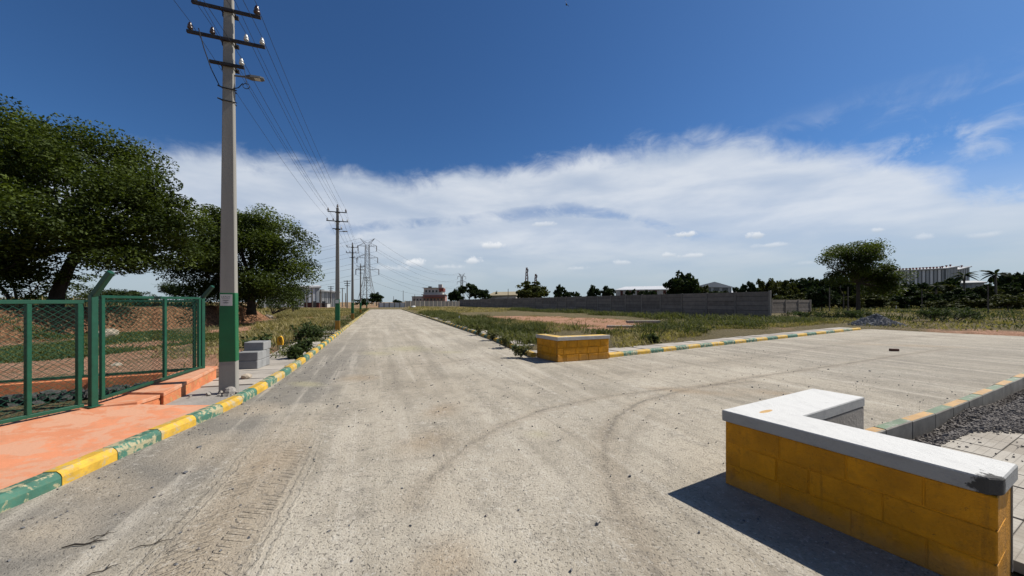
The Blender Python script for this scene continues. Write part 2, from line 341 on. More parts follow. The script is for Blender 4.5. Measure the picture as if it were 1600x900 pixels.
class MB:
    def __init__(s): s.v, s.f = [], []
    def add(s, vs, fs):
        b = len(s.v); s.v += [tuple(q) for q in vs]; s.f += [tuple(b+i for i in f) for f in fs]; return s
    def box(s, c, size, rz=0, taper=1.0):
        x, y, z = (q/2 for q in size); ca, sa = math.cos(rz), math.sin(rz); vs = []
        for k, tp in ((-z, 1), (z, taper)):
            for a, b in ((-x,-y),(x,-y),(x,y),(-x,y)):
                a, b = a*tp, b*tp; vs.append((c[0]+a*ca-b*sa, c[1]+a*sa+b*ca, c[2]+k))
        return s.add(vs, [(3,2,1,0),(4,5,6,7),(0,1,5,4),(1,2,6,5),(2,3,7,6),(3,0,4,7)])
    def bar(s, p, q, w, h=None, up=(0,0,1)):
        p, q = Vector(p), Vector(q); h = h or w; d = (q-p).normalized(); u = Vector(up)
        if abs(d.dot(u)) > .98: u = Vector((1,0,0))
        a = d.cross(u).normalized() * w/2; b = a.cross(d).normalized() * h/2
        vs = [e + i*a + j*b for e in (p, q) for i, j in ((-1,-1),(1,-1),(1,1),(-1,1))]
        return s.add(vs, [(0,1,2,3),(7,6,5,4),(0,4,5,1),(1,5,6,2),(2,6,7,3),(3,7,4,0)])
    def tube(s, pts, rad, n=6, cap=True):
        pts = [Vector(p) for p in pts]; rad = rad if hasattr(rad, '__len__') else [rad]*len(pts); b = len(s.v); pa = None
        for i, p in enumerate(pts):
            d = (pts[min(i+1, len(pts)-1)] - pts[max(i-1, 0)]).normalized()
            if pa is None:
                u = Vector((0,0,1)) if abs(d.z) < .9 else Vector((1,0,0)); pa = d.cross(u).normalized()
            pa = (pa - d*pa.dot(d)).normalized(); pb = d.cross(pa)
            for k in range(n):
                t = 2*math.pi*k/n; s.v.append(tuple(p + (pa*math.cos(t) + pb*math.sin(t))*rad[i]))
        for i in range(len(pts)-1):
            for k in range(n):
                k2 = (k+1) % n; s.f.append((b+i*n+k, b+i*n+k2, b+(i+1)*n+k2, b+(i+1)*n+k))
        if cap: s.f.append(tuple(b+k for k in range(n))[::-1]); s.f.append(tuple(b+(len(pts)-1)*n+k for k in range(n)))
        return s
    def prism(s, poly, z0, z1):
        n = len(poly); vs = [(p[0], p[1], z0) for p in poly] + [(p[0], p[1], z1) for p in poly]
        return s.add(vs, [tuple(range(n))[::-1], tuple(range(n, 2*n))] + [(i, (i+1) % n, n+(i+1) % n, n+i) for i in range(n)])
    def lathe(s, prof, n=10, loc=(0,0,0)):
        b = len(s.v)
        for r, z in prof:
            for k in range(n): t = 2*math.pi*k/n; s.v.append((loc[0]+r*math.cos(t), loc[1]+r*math.sin(t), loc[2]+z))
        for i in range(len(prof)-1):
            for k in range(n): k2 = (k+1) % n; s.f.append((b+i*n+k, b+i*n+k2, b+(i+1)*n+k2, b+(i+1)*n+k))
        s.f.append(tuple(b+k for k in range(n))[::-1]); s.f.append(tuple(b+(len(prof)-1)*n+k for k in range(n))); return s
    def mesh(s, name, mat, smooth=False, bevel=0, seg=1):
        me = bpy.data.meshes.new(name); me.from_pydata(s.v, [], s.f)
        if bevel:
            bm = bmesh.new(); bm.from_mesh(me); bmesh.ops.bevel(bm, geom=bm.edges[:], offset=bevel, segments=seg, affect='EDGES', clamp_overlap=True); bm.to_mesh(me); bm.free()
        if smooth: me.shade_smooth()
        if mat: me.materials.append(M[mat])
        return me
    def build(s, name, mat, parent=None, smooth=False, bevel=0, **k): return link(name, s.mesh(name, mat, smooth, bevel), parent, **k)

def quads(name, V, mat, tint):
    """V: (n,4,3) loose quads"""
    n = len(V); me = bpy.data.meshes.new(name)
    me.vertices.add(n*4); me.vertices.foreach_set('co', np.ascontiguousarray(V, dtype=np.float32).ravel())
    me.loops.add(n*4); me.loops.foreach_set('vertex_index', np.arange(n*4, dtype=np.int32))
    me.polygons.add(n); me.polygons.foreach_set('loop_start', np.arange(n, dtype=np.int32)*4)
    me.update(calc_edges=True)
    a = me.attributes.new('tint', 'FLOAT', 'POINT'); a.data.foreach_set('value', np.repeat(np.clip(tint, 0, 1), 4).astype(np.float32))
    me.materials.append(M[mat]); return me
def unit(v): return v / np.maximum(np.linalg.norm(v, axis=-1, keepdims=True), 1e-9)
def leaf_quads(P, size, r, aspect=.5, droop=.0, flat=.5):
    n = len(P); a = r.normal(size=(n,3)); a[:,2] = a[:,2]*.6 - droop; a = unit(a)
    nn = r.normal(size=(n,3)); nn[:,2] = np.abs(nn[:,2]) + flat; b = unit(np.cross(nn, a)); s = size[:,None]
    return np.stack([P - a*s*.5, P + b*s*aspect*.5, P + a*s*.5, P - b*s*aspect*.5], 1)

# ------------------------------------------------------------------ plan of the place
LEFT = [(-4.0,-2.0),(-4.05,1.6),(-4.11,2.876),(-4.165,3.317),(-4.247,3.886),(-4.31,4.43),(-4.365,4.96),(-4.42,5.44),(-4.52,5.99),(-4.66,6.52),(-4.80,7.0),(-5.20,8.28),(-5.50,9.15),(-6.18,11.07)]
LEFT += [(-6.18-.372*(y-11.07), y) for y in (16, 25, 40, 60, 84)]
RIGHT = [(.60,11.0),(.0,13.04),(-.92,16.1),(-2.72,21.2)] + [(-2.72-.369*(y-21.2), y) for y in (30, 45, 62, 84)]
SIDE_FAR = [(2.95,10.92),(7.61,13.7),(14.3,17.7),(21.3,21.9)]
SIDE_NEAR = [(3.72,4.18),(4.39,4.47),(5.83,5.14),(7.92,6.20),(11.7,8.19),(19.0,12.0)]
BC, BD1, BD2, BL1, BL2 = Vector((2.00,3.37)), Vector((.505,-.863)), Vector((.880,.475)), 1.53, 1.74     # near low wall
SC, SD1, SD2, SL1, SL2 = Vector((1.29,10.10)), Vector((-.486,.874)), Vector((.927,.375)), 1.10, 1.76   # far low wall
ROAD = LEFT + RIGHT[::-1] + [(.75,11.07),(1.29,10.2),(2.9,10.85)] + SIDE_FAR + [(22.6,22.3),(23.6,19.6),(25.4,17.3),(30,15.6),(44,13.5),(44,9.0),(26,13.4)] + SIDE_NEAR[::-1] + [(3.5,4.1),(2.05,3.3),(2.79,2.05),(3.1,1.4),(4.5,-2.0)]
def inside(P, poly):
    x, y = P[:,0], P[:,1]; c = np.zeros(len(P), bool); q = np.array(poly)
    for (x0,y0),(x1,y1) in zip(q, np.roll(q, -1, 0)):
        if y0 == y1: continue
        c ^= ((y0 > y) != (y1 > y)) & (x < (x1-x0)*(y-y0)/(y1-y0) + x0)
    return c
def dist_line(P, poly, closed=False):
    q = np.array(poly, float); d = np.full(len(P), 1e9); s = np.zeros(len(P)); sd = np.zeros(len(P)); acc = 0
    segs = list(zip(q, np.roll(q, -1, 0))) if closed else list(zip(q[:-1], q[1:]))
    for a, b in segs:
        e = b-a; L = np.hypot(*e); t = np.clip(((P-a)@e)/(L*L), 0, 1); w_ = P - (a + t[:,None]*e); k = np.hypot(w_[:,0], w_[:,1])
        m = k < d; d[m] = k[m]; s[m] = acc + t[m]*L; sd[m] = np.sign(e[0]*w_[m,1]-e[1]*w_[m,0])*k[m]; acc += L
    return d, s, sd
def sstep(x, a, b): t = np.clip((x-a)/(b-a), 0, 1); return t*t*(3-2*t)
def vnoise(P, scale, seed=0, octaves=4):
    out = np.zeros(len(P)); amp = 1; tot = 0
    for o in range(octaves):
        q = P[:,:2]*scale*(2**o) + seed*17.3 + o*5.1; i = np.floor(q).astype(int); f = q-i; f = f*f*(3-2*f)
        def h(ix, iy): v = np.sin(ix*127.1 + iy*311.7 + seed*74.7)*43758.5453; return v-np.floor(v)
        v = (h(i[:,0],i[:,1])*(1-f[:,0])+h(i[:,0]+1,i[:,1])*f[:,0])*(1-f[:,1]) + (h(i[:,0],i[:,1]+1)*(1-f[:,0])+h(i[:,0]+1,i[:,1]+1)*f[:,0])*f[:,1]
        out += v*amp; tot += amp; amp *= .5
    return out/tot
def left_x(y): return np.interp(y, [p[1] for p in LEFT], [p[0] for p in LEFT])
PAVE = [(3.3,3.9)] + [(p[0]+.05, p[1]-.10) for p in SIDE_NEAR] + [(26,13.0),(30,6),(22,-3),(4.5,-3),(3.1,1.4)]
BANK = [(-16.5,6.0),(-18.6,13.0),(-20.4,19.0),(-20.6,24.0),(-21.5,31.0),(-23.5,34.0),(-40,37.5),(-70,40),(-200,44)]
def ground_z(P):
    d, _, _ = dist_line(P, ROAD, True); ins = inside(P, ROAD); d = np.where(ins, -d, d)
    z = -.05 + .13*sstep(d, .05, .55) + (vnoise(P, .6, 3)-.5)*.10*sstep(d, .5, 3) + (vnoise(P, .12, 5)-.5)*.35*sstep(d, 4, 20)
    db, _, sdb = dist_line(P, BANK); h = sdb + (vnoise(P, .9, 9)-.5)*1.3
    left = P[:,0] < left_x(np.clip(P[:,1], -2, 84)) - 5
    z += np.where(left, 1.28*sstep(h, -.1, 1.3) + .25*sstep(h, 1.5, 8) + (vnoise(P, 2.2, 41, 3)-.5)*.42*sstep(h, -.6, .2)*sstep(h, 3, 1.3), 0)
    dk, _, _ = dist_line(P, SIDE_NEAR); z = np.where(inside(P, PAVE), np.where(dk < .6, -.20, -.045), z)
    enc = (P[:,0] < -4.6) & (P[:,0] > -11) & (P[:,1] < 7.6) & (P[:,1] > 0) & (P[:,0] < left_x(P[:,1])-.6)
    z = np.where(enc, np.minimum(z, .03), z)
    return z, d, h, left

def axis(fine0, fine1, step, lo, hi, grow):
    a = list(np.arange(fine0, fine1+1e-6, step)); st = step
    while a[-1] < hi: st *= grow; a.append(a[-1]+st)
    st = step; b = [fine0]
    while b[-1] > lo: st *= grow; b.append(b[-1]-st)
    return np.array(b[:0:-1] + a)
def grid_mesh(name, xs, ys, zf, keep=None):
    gx, gy = np.meshgrid(xs, ys); P = np.stack([gx.ravel(), gy.ravel()], 1); z = zf(P) if callable(zf) else np.full(len(P), zf)
    nx, ny = len(xs), len(ys); i = np.arange((ny-1)*(nx-1)); r_, c_ = i//(nx-1), i % (nx-1); a = r_*nx + c_
    F = np.stack([a, a+1, a+nx+1, a+nx], 1)
    if keep is not None:
        k = keep(P); F = F[k[F].any(1)]; used = np.unique(F); remap = np.zeros(len(P), int); remap[used] = np.arange(len(used)); F = remap[F]; P = P[used]; z = z[used]
    me = bpy.data.meshes.new(name); n = len(F)
    me.vertices.add(len(P)); me.vertices.foreach_set('co', np.column_stack([P, z]).astype(np.float32).ravel())
    me.loops.add(n*4); me.loops.foreach_set('vertex_index', F.astype(np.int32).ravel())
    me.polygons.add(n); me.polygons.foreach_set('loop_start', np.arange(n, dtype=np.int32)*4); me.update(calc_edges=True); me.shade_smooth()
    return me, P
def fattr(me, name, v): me.attributes.new(name, 'FLOAT', 'POINT').data.foreach_set('value', np.ascontiguousarray(v, dtype=np.float32))

# ------------------------------------------------------------------ ground
gme, gP = grid_mesh('ground', axis(-30, 32, .22, -3000, 3000, 1.13), axis(0, 42, .22, -400, 4000, 1.13), lambda P: ground_z(P)[0])
gz, gd, gh, gleft = ground_z(gP)
soil = np.full(len(gP), .12) + (vnoise(gP, .22, 11)-.5)*.7
soil += np.where(gleft & (gh < 0), .75, 0) + np.where(gleft & (gh > -.3) & (gh < 1.6), .9, 0) - np.where(gleft & (gh < -.3) & (gh > -3.4), .65, 0)
RED = [tuple(at(*p)[:2]) for p in [(690,497),(740,494),(880,496),(1010,503),(1040,512),(1000,524),(930,519),(840,514),(760,507)]]
rd, _, _ = dist_line(gP, RED, True); rin = inside(gP, RED); soil += np.where(rin, 1.0*sstep(rd + (vnoise(gP, .5, 77)-.5)*3, -.3, 2.2), 0)
soil += .8*np.exp(-((gP[:,0]-26)**2 + (gP[:,1]-18)**2)/14)            # bare earth where the side road runs out
soil += .7*np.exp(-((gP[:,0]+8.6)**2 + (gP[:,1]-9.5)**2)/9)
soil -= np.where(gP[:,1] > 42, .45, 0)
fattr(gme, 'soil', soil); fattr(gme, 'bank', np.where(gleft, sstep(gh, -.5, .1), 0)); gme.materials.append(M['soil'])
tag(link('ground', gme), 'red earth and dry grass ground reaching to the horizon', 'ground', kind='structure')

# ------------------------------------------------------------------ road
def near_road(P):
    d, _, _ = dist_line(P, ROAD, True); return inside(P, ROAD) | (d < .06)
rme, rP = grid_mesh('road', axis(-5.4, 8.0, .06, -33.5, 46, 1.035), axis(1.2, 12.5, .06, -2.2, 84, 1.03), lambda P: (vnoise(P, .5, 2)-.5)*.012, near_road)
grey, pale, clay, yel, rut, tread = (np.zeros(len(rP)) for _ in range(6))
def blob(px, py, rx, ry, rot=-.35):
    c = at(px, py); dx, dy = rP[:,0]-c.x, rP[:,1]-c.y; ca, sa = math.cos(rot), math.sin(rot)
    k = np.hypot((dx*ca+dy*sa)/rx, (-dx*sa+dy*ca)/ry) + (vnoise(rP, 1.3, int(px))-.5)*.9; return np.clip(1.1-k, 0, 1)
def pline(pts): return dist_line(rP, [tuple(at(*p)[:2]) for p in pts])
# grey untravelled margin along the left kerb, dusty patches in it
dl, _, _ = dist_line(rP, LEFT); grey += sstep(dl + (vnoise(rP, .9, 21)-.5)*.9, 1.75, 1.0)*.9*sstep(rP[:,1], 22, 8)
grey += sstep(rP[:,0], 5.5, 9)*.35*sstep(rP[:,1], 18, 12)
for b in [(150,760,.9,.35),(330,700,.7,.5),(420,720,.35,.6),(70,830,.5,.3),(400,640,.5,.5)]: c = blob(*b); clay += c*.35; grey -= c*.8
for b in [(560,760,.9,1.2),(640,640,.8,1.4),(850,760,.7,1.1),(700,850,.8,.5),(500,870,.35,.5),(1010,690,.5,.8),(780,700,.5,1.2),(900,640,1.0,.8),(1030,605,1.3,.8),(760,575,1.4,1.2),(1180,580,1.8,.6),(700,530,1.5,2.0),(1350,580,2.0,.7)]: pale += blob(*b)*.65
for b in [(665,690,.42,.62),(690,640,.35,.5),(560,590,.5,.4),(700,880,.3,.3),(1220,615,1.2,.35),(1085,612,.9,.25),(1420,540,2.2,.5)]: clay += blob(*b)*.75
for b in [(640,545,1.1,1.0),(590,552,.8,.5),(700,550,.7,.5),(840,678,.22,.2),(480,600,.5,.2)]: yel += blob(*b)*.8
for pts, wd, k in [([(640,790),(668,752),(720,703),(780,667),(850,640),(930,622),(1040,608),(1180,596)], .032, .8),
                   ([(1100,1000),(1010,880),(968,800),(948,740),(944,690),(962,652),(1000,628),(1060,612),(1160,592),(1300,572),(1400,556),(1480,545)], .034, .9),
                   ([(1060,900),(990,800),(975,730),(985,680),(1020,645)], .03, .35),
                   ([(1340,535),(1400,527),(1500,523)], .12, .5), ([(950,585),(1150,563),(1340,534)], .16, .35),
                   ([(672,600),(690,620),(712,640)], .10, .3), ([(560,575),(640,570),(760,560)], .15, .3), ([(600,520),(606,560),(640,640)], .15, .22), ([(640,515),(670,560),(700,610)], .15, .22)]:
    d, s, _ = pline(pts); ex = np.hypot(*(np.zeros(2))) if False else 0
    rut += (sstep(d, wd*1.1, wd*.25)*k*(vnoise(rP, 1.7, 31)*1.3) + sstep(d, wd*5, wd)*k*.35*vnoise(rP, 2.5, 33))*np.clip(s/.5, 0, 1)
    clay += sstep(d, wd*7, wd)*k*.25
# two worn wheel lanes down the main road
dc, _, sdl = dist_line(rP, LEFT); off = np.abs(sdl)
for o_, k in ((2.3,.45),(4.2,.45),(3.2,-.12)):
    q = np.exp(-((off-o_)/.42)**2)*sstep(rP[:,1], 7, 13); pale += np.clip(q*k, 0, 1)*.8; grey += np.clip(-q*k, 0, 1)
d, ts, tt = pline([(225,980),(300,900),(372,800),(422,730),(452,680),(470,640)]); tread = sstep(np.abs(tt), .50, .40)*sstep(ts, 0, .3)*sstep(rP[:,1], 5.2, 3.2)
clay += sstep(np.abs(tt), .42, .15)*.5*sstep(rP[:,1], 6.0, 3.5); grey -= sstep(np.abs(tt), .5, .3)*.5
for n, v in (('grey',grey),('pale',pale),('clay',clay),('yellow',yel),('rut',rut),('tread',tread)): fattr(rme, n, np.clip(v, 0, 1))
fattr(rme, 'ts', ts); fattr(rme, 'tt', tt); rme.materials.append(M['road_surface'])
tag(link('road', rme), 'dusty pale grey road with tyre marks forking to the right', 'road', kind='structure')

# ------------------------------------------------------------------ kerbs
def walk(poly, start, n, step):
    """n stretches of given length along a polyline"""
    q = np.array(poly, float); L = np.hypot(*(np.diff(q, axis=0).T)); acc = np.r_[0, np.cumsum(L)]; out = []; s = start
    def p(t): return np.array([np.interp(t, acc, q[:,0]), np.interp(t, acc, q[:,1])])
    for i in range(n):
        st = step(i) if callable(step) else step
        if s + st > acc[-1]: break
        out.append((p(s), p(s+st))); s += st
    return out
def stone_mesh(mat, sides=None, depth=.20, hgt=.135, wd=.16):
    # cross-section: road side at y=0 with a wide chamfer, back at y=wd
    prof = [(0,-depth),(0,hgt-.055),(.012,hgt-.028),(.045,hgt),(wd-.012,hgt),(wd,hgt-.012),(wd,-depth)]
    b = MB(); n = len(prof); g = .006
    for x in (-.5+g, .5-g): b.v += [(x, y, z) for y, z in prof]
    b.f += [tuple(range(n)), tuple(range(2*n-1, n-1, -1))] + [(i+1, i, n+i, n+i+1) for i in range(n-1)] + [(0, n-1, 2*n-1, n)]
    me = b.mesh('kerb_stone', mat)
    if sides:
        me.materials.append(M[sides]); 
        for p in me.polygons:
            if p.normal.y > .5 or abs(p.normal.x) > .5: p.material_index = 1
    return me
STONE = {k: stone_mesh(k) for k in ('kerb_yellow','kerb_green')}
STONEB = {k: stone_mesh(k, 'kerb_concrete', .28, .14, .16) for k in ('kerb_orange','kerb_sage')}
def kerb(label, segs, meshes, flip=False):
    k = empty('kerb', (0,0,0), 0, label, 'kerb', None, 'structure')
    for i, (a, b) in enumerate(segs):
        if flip: a, b = b, a
        o = link('kerb_stone', meshes[i % 2], k, ((a[0]+b[0])/2, (a[1]+b[1])/2, random.uniform(-.006,.006)), math.atan2(b[1]-a[1], b[0]-a[0]) + random.uniform(-.008,.008))
        o.scale = (np.hypot(*(b-a)), 1, 1)
    return k
segs = walk(LEFT, 0, 2, .5); q = walk(LEFT, 1.75+3.6-1.03+.45 - .55*4 + .55, 160, .55)
kerb('left kerb painted in yellow and green blocks beside the pole', walk(LEFT, 5.32-.55*8, 175, .55), [STONE['kerb_yellow'], STONE['kerb_green']])
kerb('kerb at the right of the main road ending at the far low wall', walk(RIGHT, .05, 140, .55), [STONE['kerb_yellow'], STONE['kerb_green']], True)
def side_len(n=23):
    xs = [(952.6+34.7*i)/(1+.0131*i) for i in range(n+1)]; out = []
    for x in xs:
        k = (x-800)/FPX; a = np.array(SIDE_FAR[0]); b = np.array(SIDE_FAR[-1]); e = b-a; t = (k*a[1]-a[0])/(e[0]-k*e[1]); out.append(a+e*t)
    return list(zip(out[:-1], out[1:]))
kerb('yellow and green kerb along the far side of the side road', side_len(), [STONE['kerb_yellow'], STONE['kerb_green']])
kerb('kerb with bare grey back beside the gravel and tiles', walk(SIDE_NEAR, .12, 22, .74), [STONEB['kerb_orange'], STONEB['kerb_sage']], True)

# ------------------------------------------------------------------ footpaths and paving
def strip(label, poly, sgn, s0, n, step, w0, w1, mat, thick=.10, ztop_=.115, skip=()):
    k = empty('footpath', (0,0,0), 0, label, 'footpath', None, 'structure')
    base = MB().box((0,0,0), (1,1,1)).mesh('paving_slab', mat, bevel=.02)
    for i, (a, b) in enumerate(walk(poly, s0, n, step)):
        if i in skip: continue
        e = b-a; L = np.hypot(*e); nrm = np.array([-e[1], e[0]])/L*sgn; c = (a+b)/2 + nrm*(w0+w1)/2
        o = link('paving_slab', base, k, (c[0], c[1], ztop_-thick/2+random.uniform(-.012,.010)), math.atan2(e[1], e[0])+random.uniform(-.02,.02))
        o.scale = (L-.015, (w1-w0)*random.uniform(.95,1.0), thick); o.rotation_euler.x = random.uniform(-.012,.012)
strip('concrete slab footpath behind the left kerb past the pole', LEFT, 1, 9.15, 30, .52, .22, 1.15, 'slab', skip=(15,16,19,21,22,23,26,28))
strip('pale slab strip behind the right kerb of the main road', RIGHT, -1, .2, 70, .6, .18, .85, 'slab', skip=tuple(i for i in range(70) if random.random() < .35))
strip('pale slab strip behind the far kerb of the side road', SIDE_FAR, 1, .1, 34, .62, .18, .95, 'slab')
lp = [(-4.60,5.80),(-5.42,5.80),(-6.1,7.35),(-6.75,8.1),(-6.2,8.0),(-5.95,8.0),(-5.30,8.0),(-4.95,7.0),(-4.80,6.5),(-4.68,6.0)]
MBp = MB().prism([(-4.60,5.50),(-4.70,6.05),(-4.84,6.6),(-4.99,7.1),(-5.22,7.85),(-6.35,7.85),(-6.12,7.35),(-5.45,5.62),(-5.44,5.50)], -.05, .085)
tag(MBp.build('footpath', 'rough_concrete'), 'rough grey concrete patch around the foot of the nearest pole', 'footpath', kind='structure')
# orange painted entrance slab
orange = [(-4.27,5.62),(-4.6,5.76),(-5.52,5.76),(-5.72,5.35),(-6.28,5.30),(-6.46,5.42),(-6.66,4.62),(-7.0,3.0),(-7.3,1.2),(-4.2,1.2),(-4.27,2.876),(-4.33,3.4),(-4.41,3.9),(-4.53,5.0)]
orange = [(-4.62,5.50),(-5.66,5.54),(-6.40,5.58),(-6.60,5.42),(-6.76,4.62),(-7.1,3.0),(-7.4,1.0),(-4.19,1.0),(-4.21,1.6),(-4.27,2.876),(-4.325,3.317),(-4.407,3.886),(-4.47,4.43),(-4.525,4.96),(-4.575,5.40)]
KS = [(-4.60,5.49,.122),(-4.565,5.22,.122),(-4.53,4.96,.122),(-4.47,4.43,.122),(-4.407,3.886,.122),(-4.325,3.317,.122),(-4.27,2.876,.122),(-4.21,1.6,.122),(-4.19,.8,.122)]
FS = [(-5.43,5.49,.124),(-5.44,5.22,.215),(-5.98,4.96,.25),(-6.12,4.30,.25),(-6.2,3.886,.25),(-6.3,3.317,.25),(-6.4,2.876,.25),(-6.6,1.6,.25),(-6.8,.8,.25)]
b = MB(); n = len(KS); NC = 6
for k_, f_ in zip(KS, FS):
    for j in range(NC+1): u = j/NC; b.v.append((k_[0]+(f_[0]-k_[0])*u, k_[1]+(f_[1]-k_[1])*u, k_[2]+(f_[2]-k_[2])*(u*u*(3-2*u)*.5+u*.5)))
for i in range(n-1):
    for j in range(NC): a = i*(NC+1)+j; b.f.append((a, a+1, a+NC+2, a+NC+1))
for row in ([i*(NC+1) for i in range(n)], [i*(NC+1)+NC for i in range(n)], list(range(NC+1)), list(range((n-1)*(NC+1), n*(NC+1)))):
    base_ = len(b.v); b.v += [(b.v[q][0], b.v[q][1], -.08) for q in row]; b.f += [(row[q], row[q+1], base_+q+1, base_+q) for q in range(len(row)-1)]
o = b.build('driveway', 'orange_paint'); tag(o, 'orange painted entrance ramp between the fence and the kerb', 'driveway', kind='structure')

# tiled paving at the right, with a gravel-filled trench behind the near kerb
pv = empty('pavement', (0,0,0), 0, 'cream square tiles on the far side of the near low wall', 'pavement', None, 'structure')
m_, n_, b_ = material('tile'); p_ = n_.new('ShaderNodeTexCoord').outputs['Object']; xx, yy, zz = n_.xyz(p_)
gx = ((xx * (2*math.pi*3)).sin().abs()); gy = ((yy * (2*math.pi*3)).sin().abs()); gv = gx.min(gy)
c_ = n_.mix((n_.noise(n_.pos(), 2.5, 6, .65) + (n_.rand()-.5)*.3).step(.3, .7), (.36, .315, .255), (.50, .455, .385)); c_ = n_.mix(gv.step(.16, .05)*.35, c_, (.22, .19, .155))
setc(n_, b_, c_); b_.inputs['Roughness'].default_value = .9; n_.links.new(n_.bump(gv.step(.05, .2), .6, .006), b_.inputs['Normal'])
tile = MB().box((0,0,0), (1,1,1)).mesh('tile', 'tile', bevel=.012)
kd = Vector((4.10,2.15)).normalized(); kn = Vector((kd.y, -kd.x)); T = .40; k0 = Vector((4.94,4.18))
for i in range(-10, 26):
    for j in range(0, 10):
        c = k0 + kd*((i+.5)*T) + kn*((j+.5)*T)
        rel = c - BC; a_, b_2 = rel.dot(BD1), rel.dot(BD2)
        if (a_ < BL1+.19 and b_2 < .60) or a_ < .60 and b_2 < BL2+.25 or c.y < .2 or b_2 < .12 or (c-k0).dot(kd) < -.2 and a_ < .6: continue
        o = link('tile', tile, pv, (c.x, c.y, .005+random.uniform(-.006,.006)), math.atan2(kd.y, kd.x)); o.scale = (T-.004, T-.004, .07)

def stones(name, P, size, mat, parent=None, seed=0, flat=.7):
    """many small broken stones joined in one mesh"""
    r = np.random.default_rng(seed); n = len(P)
    base = np.array([(-1,-1,-1),(1,-1,-1),(1,1,-1),(-1,1,-1),(-1,-1,1),(1,-1,1),(1,1,1),(-1,1,1)], float)*.5
    V = base[None]*(1+r.uniform(-.35,.35,(n,8,3)))*size[:,None,None]*np.array([1,.8,flat]); a = r.uniform(0, 6.28, n); ca, sa = np.cos(a), np.sin(a); b = r.uniform(-.7,.7,n); cb, sb = np.cos(b), np.sin(b)
    y, z = V[...,1]*cb[:,None]-V[...,2]*sb[:,None], V[...,1]*sb[:,None]+V[...,2]*cb[:,None]; V[...,1], V[...,2] = y, z
    x, y = V[...,0]*ca[:,None]-V[...,1]*sa[:,None], V[...,0]*sa[:,None]+V[...,1]*ca[:,None]; V[...,0], V[...,1] = x, y
    V += P[:,None,:]; F = np.array([(3,2,1,0),(4,5,6,7),(0,1,5,4),(1,2,6,5),(2,3,7,6),(3,0,4,7)])[None] + (np.arange(n)*8)[:,None,None]
    me = bpy.data.meshes.new(name); me.vertices.add(n*8); me.vertices.foreach_set('co', V.astype(np.float32).ravel()); F = F.reshape(-1,4)
    me.loops.add(len(F)*4); me.loops.foreach_set('vertex_index', F.astype(np.int32).ravel()); me.polygons.add(len(F)); me.polygons.foreach_set('loop_start', np.arange(len(F), dtype=np.int32)*4)
    me.update(calc_edges=True); me.shade_flat(); me.materials.append(M[mat]); return link(name, me, parent)
# trench gravel
tp = []
kb = np.array(SIDE_NEAR)
for i in range(15000):
    s = rng.uniform(0, 13) if rng.random() < .6 else rng.normal(3.6, 1.0); d_ = rng.uniform(0, 1.0)
    if s < 0: continue
    a = walk(SIDE_NEAR, s, 1, .05)
    if not a: continue
    a, b = a[0]; e = (b-a)/.05; nr = np.array([e[1], -e[0]]); hump = max(0, 1-abs(s-3.6)/1.5)
    wmax = .36 + hump*1.05*rng.uniform(.1,1)**1.3
    dd = .18 + d_*wmax
    zz_ = -.10 + hump*.13*max(0, 1-(dd-.2)/1.1) + .02*rng.random()
    if dd > .42: zz_ = max(zz_, .046)
    tp.append((*(a+nr*dd), zz_ + rng.uniform(0,.012)))
for i in range(700):
    c = k0 + kd*rng.uniform(-.5,7) + kn*(rng.random()**1.5*3.2); tp.append((c.x, c.y, .048))
tp = np.array(tp)
tag(stones('gravel', tp, rng.uniform(.008,.026,len(tp))*(1+(rng.random(len(tp))>.96)*.7), 'gravel_dark', seed=4), 'dark broken stone spilled behind the near kerb', 'gravel', kind='stuff')
tr = walk(SIDE_NEAR, 0, 20, .7); ps = []; pe = []
for a, b in tr:
    e = (b-a)/.7; nr = np.array([e[1], -e[0]]); ps.append(a+nr*.06); pe.append(a+nr*.78)
bt = MB(); nn = len(ps)
bt.v = [(p[0], p[1], -.11) for p in ps] + [(p[0], p[1], -.07) for p in pe]; bt.f = [(i, i+1, nn+i+1, nn+i)[::-1] for i in range(nn-1)]
tag(bt.build('trench_bed', 'gravel_dark'), 'strip of dark stone dust in the trench behind the near kerb', 'gravel', kind='structure')

